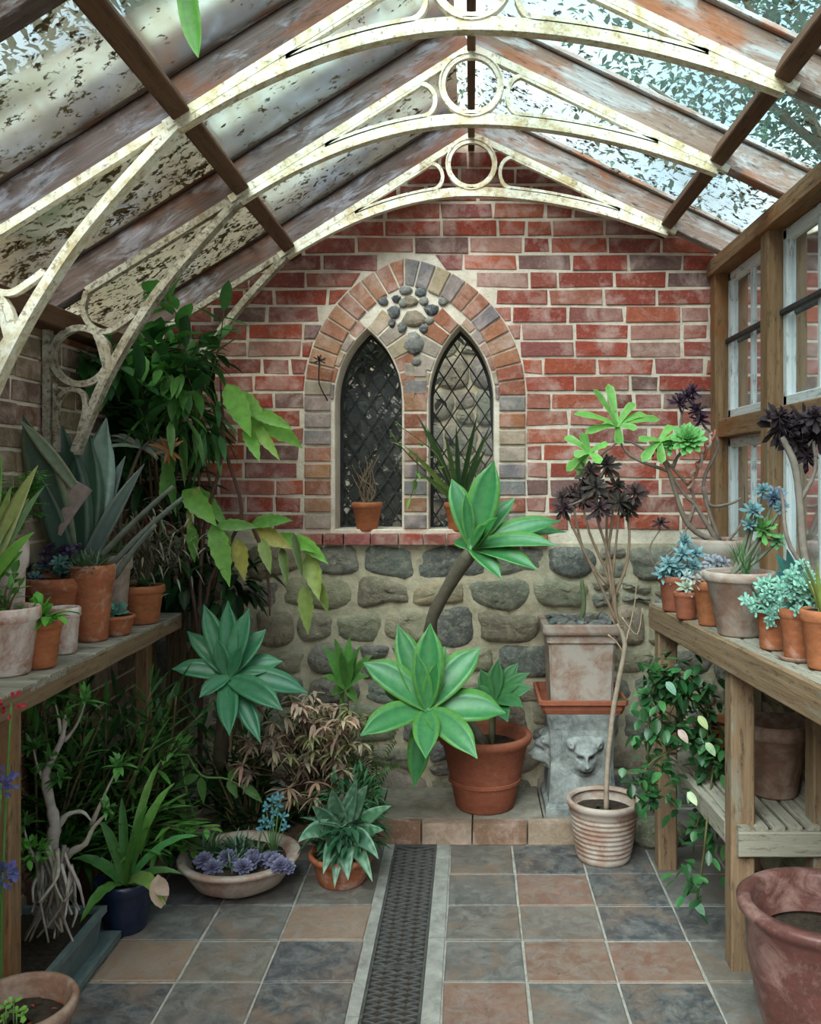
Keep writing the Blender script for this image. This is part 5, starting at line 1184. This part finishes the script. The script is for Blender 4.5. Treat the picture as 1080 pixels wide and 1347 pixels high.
# blue fan plant
t, x, y, z, r, h = rb('potted_kalanchoe', 'terracotta pot of turquoise fan-like leaves behind the trailing sedum on the right bench', 1045, 838, 40, 56, 64, 'O', soil=.95)
m = MB(True); b = V((x, y, z))
for tx, ty in ((1020, 728), (1035, 722), (1050, 730), (1062, 745), (1025, 745), (1070, 762), (1042, 740), (1015, 750), (1058, 770), (1030, 735)): m.leaf(b, P(tx, ty, y+rnd(-.08, .05)), .036, c=jit((.08,.30,.28), .2), ce=(.18,.34,.44), prof=LANCE, n=8, hint=V((0,-1,.3)), bend=.05)
build('foliage', m, M['wax'], t)
# trailing sedum in two pots
t, x, y, z, r, h = rb('potted_trailing_sedum', 'small terracotta pot overflowing with pale mint-green sedum at the right bench edge', 1017, 857, 34, 40, 50, 'T', soil=.98)
def sedum(m, pts, Yc):
    for (px, py) in pts:
        for k in range(3): rosette(m, P(px+rnd(-6,6), py+rnd(-6,6), Yc+rnd(-.05, .05)), (rnd(-.6,.6), -.7, rnd(0,.8)), 11, rnd(.020, .028), .011, (.20,.48,.38), (.42,.64,.52), .0)
m = MB(True); sedum(m, [(rnd(1000, 1040), rnd(765, 808)) for _ in range(24)]+[(990, 790), (983, 789), (995, 798), (1008, 812), (1015, 815), (1000, 768)], y-.01); m.tube([(x, y, z), P(1000, 793, y-.03), P(982, 789, y-.03)], [.004, .004, .003], (.3,.4,.3), 5); build('sedum', m, M['wax'], t)
t, x, y, z, r, h = rb('potted_trailing_sedum', 'terracotta pot on a dark saucer overflowing with pale mint-green sedum, right bench', 1050, 872, 36, 48, 66, 'T', soil=.98)
m = MB(True); sedum(m, [(rnd(1030, 1078), rnd(750, 805)) for _ in range(36)], y-.01); build('sedum', m, M['wax'], t)
m = MB(True); m.lathe([(0, 0), (r*.95, 0), (r*1.12, .014), (r*1.08, .014), (r*.9, .006), (0, .006)], V((0,0,0)), 36); m.v = [(a+x, b_+y, c_+RB+.001) for a, b_, c_ in m.v]; o = build('plant_saucer', m, M['terra_b'], loc=(x, y, RB+.001)); tag(o, 'dark round saucer on the right bench slats under a sedum pot', 'saucer')
for ch in [q for q in bpy.data.objects if q.parent == t]: pass
t.location.z += .0065
t, x, y, z, r, h = rb('potted_bulb', 'bright orange pot with yellow-green shoots cut by the right photo edge', 1083, 884, 40, 56, 78, 'O', soil=.95)
m = MB(True); tuft(m, (x, y, z), 26, .16, .012, (.26,.32,.08), droop=.2, prof=STRAP, el0=.7, el1=1.5); build('shoots', m, M['leaf'], t)
m = MB(True)
# tall dark aeonium at right edge
t, x, y, z, r, h = rb('potted_aeonium', 'tall aeonium with drooping near-black rosettes on a bare stem at the right photo edge', 0, 0, 0, 0, 0, 'B', soil=.95, at=(1.02, 2.62, .035, .048, .13))
Yq = y; ms = MB(True); ms.tube([(x, y, z), P(1060, 740, Yq), P(1052, 660, Yq), P(1045, 610, Yq), P(1028, 575, Yq)], [.012, .012, .011, .010, .009], (.25,.20,.17), 8, knob=.08)
ms.tube([P(1052, 660, Yq), P(1072, 620, Yq), P(1070, 580, Yq)], [.007, .006, .005], (.22,.17,.15), 7); ms.tube([(x+.02, y, z), P(1040, 720, Yq-.05), P(1030, 660, Yq-.05), P(1025, 640, Yq-.06)], [.006, .006, .005, .004], (.3,.22,.2), 6)
build('stems', ms, M['bark'], t); m = MB(True)
for px, py, R_ in ((1028, 560, .085), (1058, 552, .08), (1045, 578, .07), (1075, 570, .075), (1062, 600, .055), (1040, 560, .08), (1025, 548, .06), (1072, 548, .06)):
    rosette(m, P(px, py, Yq+rnd(-.03,.03)), (rnd(-.6,.6), -.5, rnd(-.1,.7)), 26, R_, .030, (.028,.012,.022), (.08,.04,.06), -.7); build('rosette', m, M['soft'], t); m = MB(True)
# rear pot: shrub with lime leaves, aeonium head
t, x, y, z, r, h = rb('potted_tree_aeonium', 'wide-rimmed pot at the back of the right bench with a branching tree of lime-green leaves and rosettes', 948, 797, 60, 78, 84, 'G', pk='roll', soil=.95)
t['label'] = 'wide-rimmed pot behind the right bench row, with branches of lime leaves and green rosette'
Yr = y+.02; ms = MB(True); R_ = lambda px, py, dy=0: P(px, py, Yr+dy)
for pts, r0 in ((((948, 715), (905, 690), (880, 620), (865, 590)), .013), (((945, 715), (915, 665), (900, 650), (868, 600)), .010), (((948, 715), (925, 640), (945, 585), (925, 560)), .009), (((905, 690), (912, 650), (870, 600), (850, 575)), .008), (((885, 615), (892, 600), (902, 590)), .008), (((925, 640), (935, 665), (962, 662), (975, 655)), .008),
                (((905, 690), (890, 720), (860, 745)), .005), (((860, 745), (855, 720), (870, 695)), .004), (((880, 620), (830, 600), (812, 570), (810, 540)), .007), (((860, 600), (820, 580), (780, 610), (760, 640)), .005), (((900, 600), (895, 560), (900, 535)), .006), (((948, 720), (975, 690), (990, 640)), .006)):
    ms.tube([R_(*p) for p in pts], [r0*(1-.5*k/(len(pts)-1)) for k in range(len(pts))], jit((.23,.17,.14), .12), 8, knob=.10)
build('branches', ms, M['bark'], t)
m = MB(True); LM, LME = (.20,.50,.10), (.34,.62,.18)
for (cx_, cy_), tips_ in (((812, 560), ((780, 512), (800, 505), (835, 530), (850, 545), (790, 560), (755, 545), (770, 570), (838, 565), (815, 585), (868, 552))), ((775, 595), ((742, 575), (755, 600), (745, 620), (790, 610), (800, 585), (765, 570), (760, 625))), ((868, 580), ((840, 580), (885, 560), (890, 590), (870, 610), (850, 600), (915, 575), (845, 608)))):
    c = R_(cx_, cy_, -.02)
    for tx, ty in tips_: m.leaf(c, R_(tx, ty, rnd(-.10, .05)), .048, c=jit(LM, .12), ce=LME, prof=SPOON, n=8, hint=V((rnd(-.3,.3), -.75, .65)), bend=.12, fold=.2, wave=.02)
build('lime_leaves', m, M['leaf'], t)
m = MB(True); rosette(m, R_(905, 578, -.06), (-.1, -.8, .5), 46, .080, .036, (.16,.48,.12), (.30,.60,.20), .0); build('green_rosette', m, M['wax'], t); m = MB(True); rosette(m, R_(880, 585, -.02), (-.4, -.6, .5), 24, .05, .026, (.12,.40,.10), (.25,.5,.15), -.2); build('green_rosette', m, M['wax'], t)
m = MB(True)
for px, py in ((903, 522), (918, 540), (893, 530), (912, 515), (922, 552)): rosette(m, R_(px, py), (rnd(-.5,.5), -.6, .7), 22, .055, .02, (.035,.012,.035), (.09,.03,.08), -.4); build('dark_rosette', m, M['soft'], t); m = MB(True)
rosette(m, R_(870, 688), (0, -.6, .7), 20, .045, .016, (.03,.012,.02), (.06,.03,.04), -.4)
build('dark_rosette', m, M['soft'], t)
m = MB(True)
for k_ in range(2): m.tube([R_(905+34*q/14+3*math.sin(q*1.3+k_*PI), 640-72*q/14+3*math.cos(q*1.3+k_*PI), -.04+.008*math.sin(q*1.6+k_*PI)) for q in range(15)], .006, (.34,.12,.08) if k_ else (.42,.30,.26), 6)
build('twisted_stem', m, M['bark'], t)

# ================================================================== under the right bench
t = thing('potted_ivy', 'dark glossy ivy spilling from a pot on the lower right shelf down to the tiles', 'potted plant', (.91, 3.36, .448)); z = add_pot(t, .91, 3.36, .448, .062, .085, .15, 'O')
m = MB(True); ms = MB(True); IV = [(.02,.085,.025), (.03,.12,.035), (.018,.065,.02), (.06,.19,.06)]
paths = [((905, 890), (860, 905), (852, 1000)), ((880, 880), (870, 940), (880, 1000)), ((930, 960), (940, 1010), (925, 1060), (915, 1090)), ((925, 900), (935, 960), (945, 1010)), ((860, 1000), (845, 1035), (870, 1040)), ((900, 900), (885, 880), (855, 895)), ((930, 1080), (925, 1130), (915, 1190)), ((890, 905), (900, 960), (930, 985))]
for pt in paths:
    dy = rnd(-.12, .0); Ys = 3.22+dy
    if pt[-1][1] > 1150: Ys = 2.96
    q = [V((.89, 3.30, z+.01))]+[P(px, py, Ys) for px, py in pt]; ms.tube(q, [.004]*len(q), (.10,.09,.04), 5)
    for k in range(len(pt)-1):
        a, b = P(*pt[k], Ys), P(*pt[k+1], Ys)
        for j in range(36):
            if pt[-1][1] > 1150 and (k == 0 or j > 24): continue
            c = a.lerp(b, rnd(0, 1))+V((random.gauss(0, .04), random.gauss(0, .04), random.gauss(0, .035))); d = V((rnd(-1,1), rnd(-1,.2), rnd(-1.2,.4))).normalized()
            m.leaf(c, c+d*rnd(.035, .06), rnd(.022, .036), c=jit(random.choice(IV), .25), prof=OV, n=5, bend=.1, fold=.2)
for px, py, c in ((926, 950, (.36,.42,.16)), (936, 985, (.28,.42,.22)), (912, 1050, (.45,.55,.33)), (900, 968, (.40,.26,.24)), (922, 1195, (.16,.38,.24)), (884, 905, (.08,.22,.16))): m.leaf(P(px-8, py-8, 3.05), P(px+5, py+10, 3.03), .026, c=c, ce=mixc(c, (.6,.65,.4), .4), prof=OV, n=6, hint=V((0,-1,.2)))
for v_ in []: pass
build('stems', ms, M['bark'], t); build('foliage', m, M['wax'], t)
x, y = X(1018, 3.02), 3.02; t = thing('stacked_pot', 'dusty brown clay pot standing in shadow on the lower right shelf', 'plant pot', (x, y, .448)); t.name = 'clay_pot'; add_pot(t, x, y, .448, .075, .105, .24, 'B', soil=.7)
t = thing('moss_mound', 'low grey stone with moss on the floor behind the right bench leg', 'stone', (X(868, 3.72), 3.74, 0)); m = MB(True)
m.lathe([(.001, 0), (.11, 0), (.12, .03), (.09, .06), (.04, .075), (.001, .078)], V((X(868, 3.72), 3.76, 0)), 20, (.22,.22,.15), wob=.12); build('stone', m, M['stone'], t)
m = MB(True); scatter(m, V((X(868, 3.72), 3.72, .06)), (.10, .08, .02), 120, .015, .006, (.20,.24,.06)); build('moss', m, M['soft'], t)
# oxblood pot in front
t = thing('glazed_pot', 'large empty oxblood glazed planter with thick lilac-brown rim, bottom right corner', 'plant pot', (.905, 2.36, 0)); add_pot(t, .905, 2.36, 0, .125, .202, .40, 'glaze', 'urn', soil=.72, n=64)

# hanging leaf near the lens side of the roof
t = thing('hanging_orchid', 'green strap leaf hanging from the roof at the top left of the photo', 'hanging plant', (-.60, 1.90, 2.56)); m = MB(True); Yh = 1.9
m.leaf(V((X(240, Yh), Yh, 2.56)), P(261, 76, Yh), .048, c=(.11,.30,.05), ce=(.22,.45,.10), prof=lambda t: .75+.25*math.sin(PI*t) if t < .6 else (1-((t-.6)/.4)**2)*.95+.02, n=12, hint=V((-.25,-1,0)), bend=.03, fold=.3)
t.location = (X(240, Yh), Yh, 2.56); t['org'] = [X(240, Yh), Yh, 2.56]
for tx, ty in ((205, -5), (300, 5), (180, 0)): m.leaf(V((X(240, Yh), Yh, 2.56)), P(tx, ty-30, Yh+.05), .05, c=(.12,.34,.07), prof=STRAP, n=8, bend=.3)
build('leaves', m, M['leaf'], t)
m = MB(); m.tube([V((X(240, Yh), Yh, 2.55)), V((X(240, Yh), Yh, 2.58)), V((X(240, Yh)+.0, Yh, roofz(X(240, Yh))+.10))], .004, (.1,.08,.05), 6); build('hanger', m, M['lead'], t)

# ------------------------------------------------------------------ light and camera
w = bpy.data.worlds.new('overcast_sky'); scn.world = w; w.use_nodes = True; nt = w.node_tree; nt.nodes.clear()
out = nt.nodes.new('ShaderNodeOutputWorld'); bg = nt.nodes.new('ShaderNodeBackground'); tc = nt.nodes.new('ShaderNodeTexCoord')
nz = nt.nodes.new('ShaderNodeTexNoise'); nz.inputs['Scale'].default_value = 3.2; nz.inputs['Detail'].default_value = 6
rp = nt.nodes.new('ShaderNodeValToRGB'); rp.color_ramp.elements[0].position = .38; rp.color_ramp.elements[0].color = (.46,.60,.70,1); rp.color_ramp.elements[1].position = .66; rp.color_ramp.elements[1].color = (.95,.98,1,1)
nt.links.new(tc.outputs['Generated'], nz.inputs['Vector']); nt.links.new(nz.outputs['Fac'], rp.inputs['Fac']); nt.links.new(rp.outputs['Color'], bg.inputs['Color'])
bg.inputs['Strength'].default_value = .95; nt.links.new(bg.outputs[0], out.inputs[0])
sun = bpy.data.lights.new('sun', 'SUN'); sun.energy = 5.6; sun.angle = .9; sun.color = (1, .96, .9)
so = bpy.data.objects.new('sun', sun); COL.objects.link(so); so.rotation_euler = (math.radians(38), math.radians(-20), 0)
cam = bpy.data.cameras.new('camera'); co = bpy.data.objects.new('camera', cam); COL.objects.link(co)
co.location = (0, 0, H); co.rotation_euler = (PI/2, 0, 0); cam.sensor_fit = 'HORIZONTAL'; cam.sensor_width = 36; cam.lens = 36*F/1080
cam.shift_x = (540-CX)/1080; cam.shift_y = (CY-673.5)/1080; cam.clip_start = .05; scn.camera = co
for o in ORG:
    if 'org' in o: del o['org']
vs = scn.view_settings; scn.display_settings.display_device = 'sRGB'; vs.view_transform = 'Standard'; vs.look = 'None'; vs.gamma = 1; vs.use_curve_mapping = False; vs.exposure = 1.4
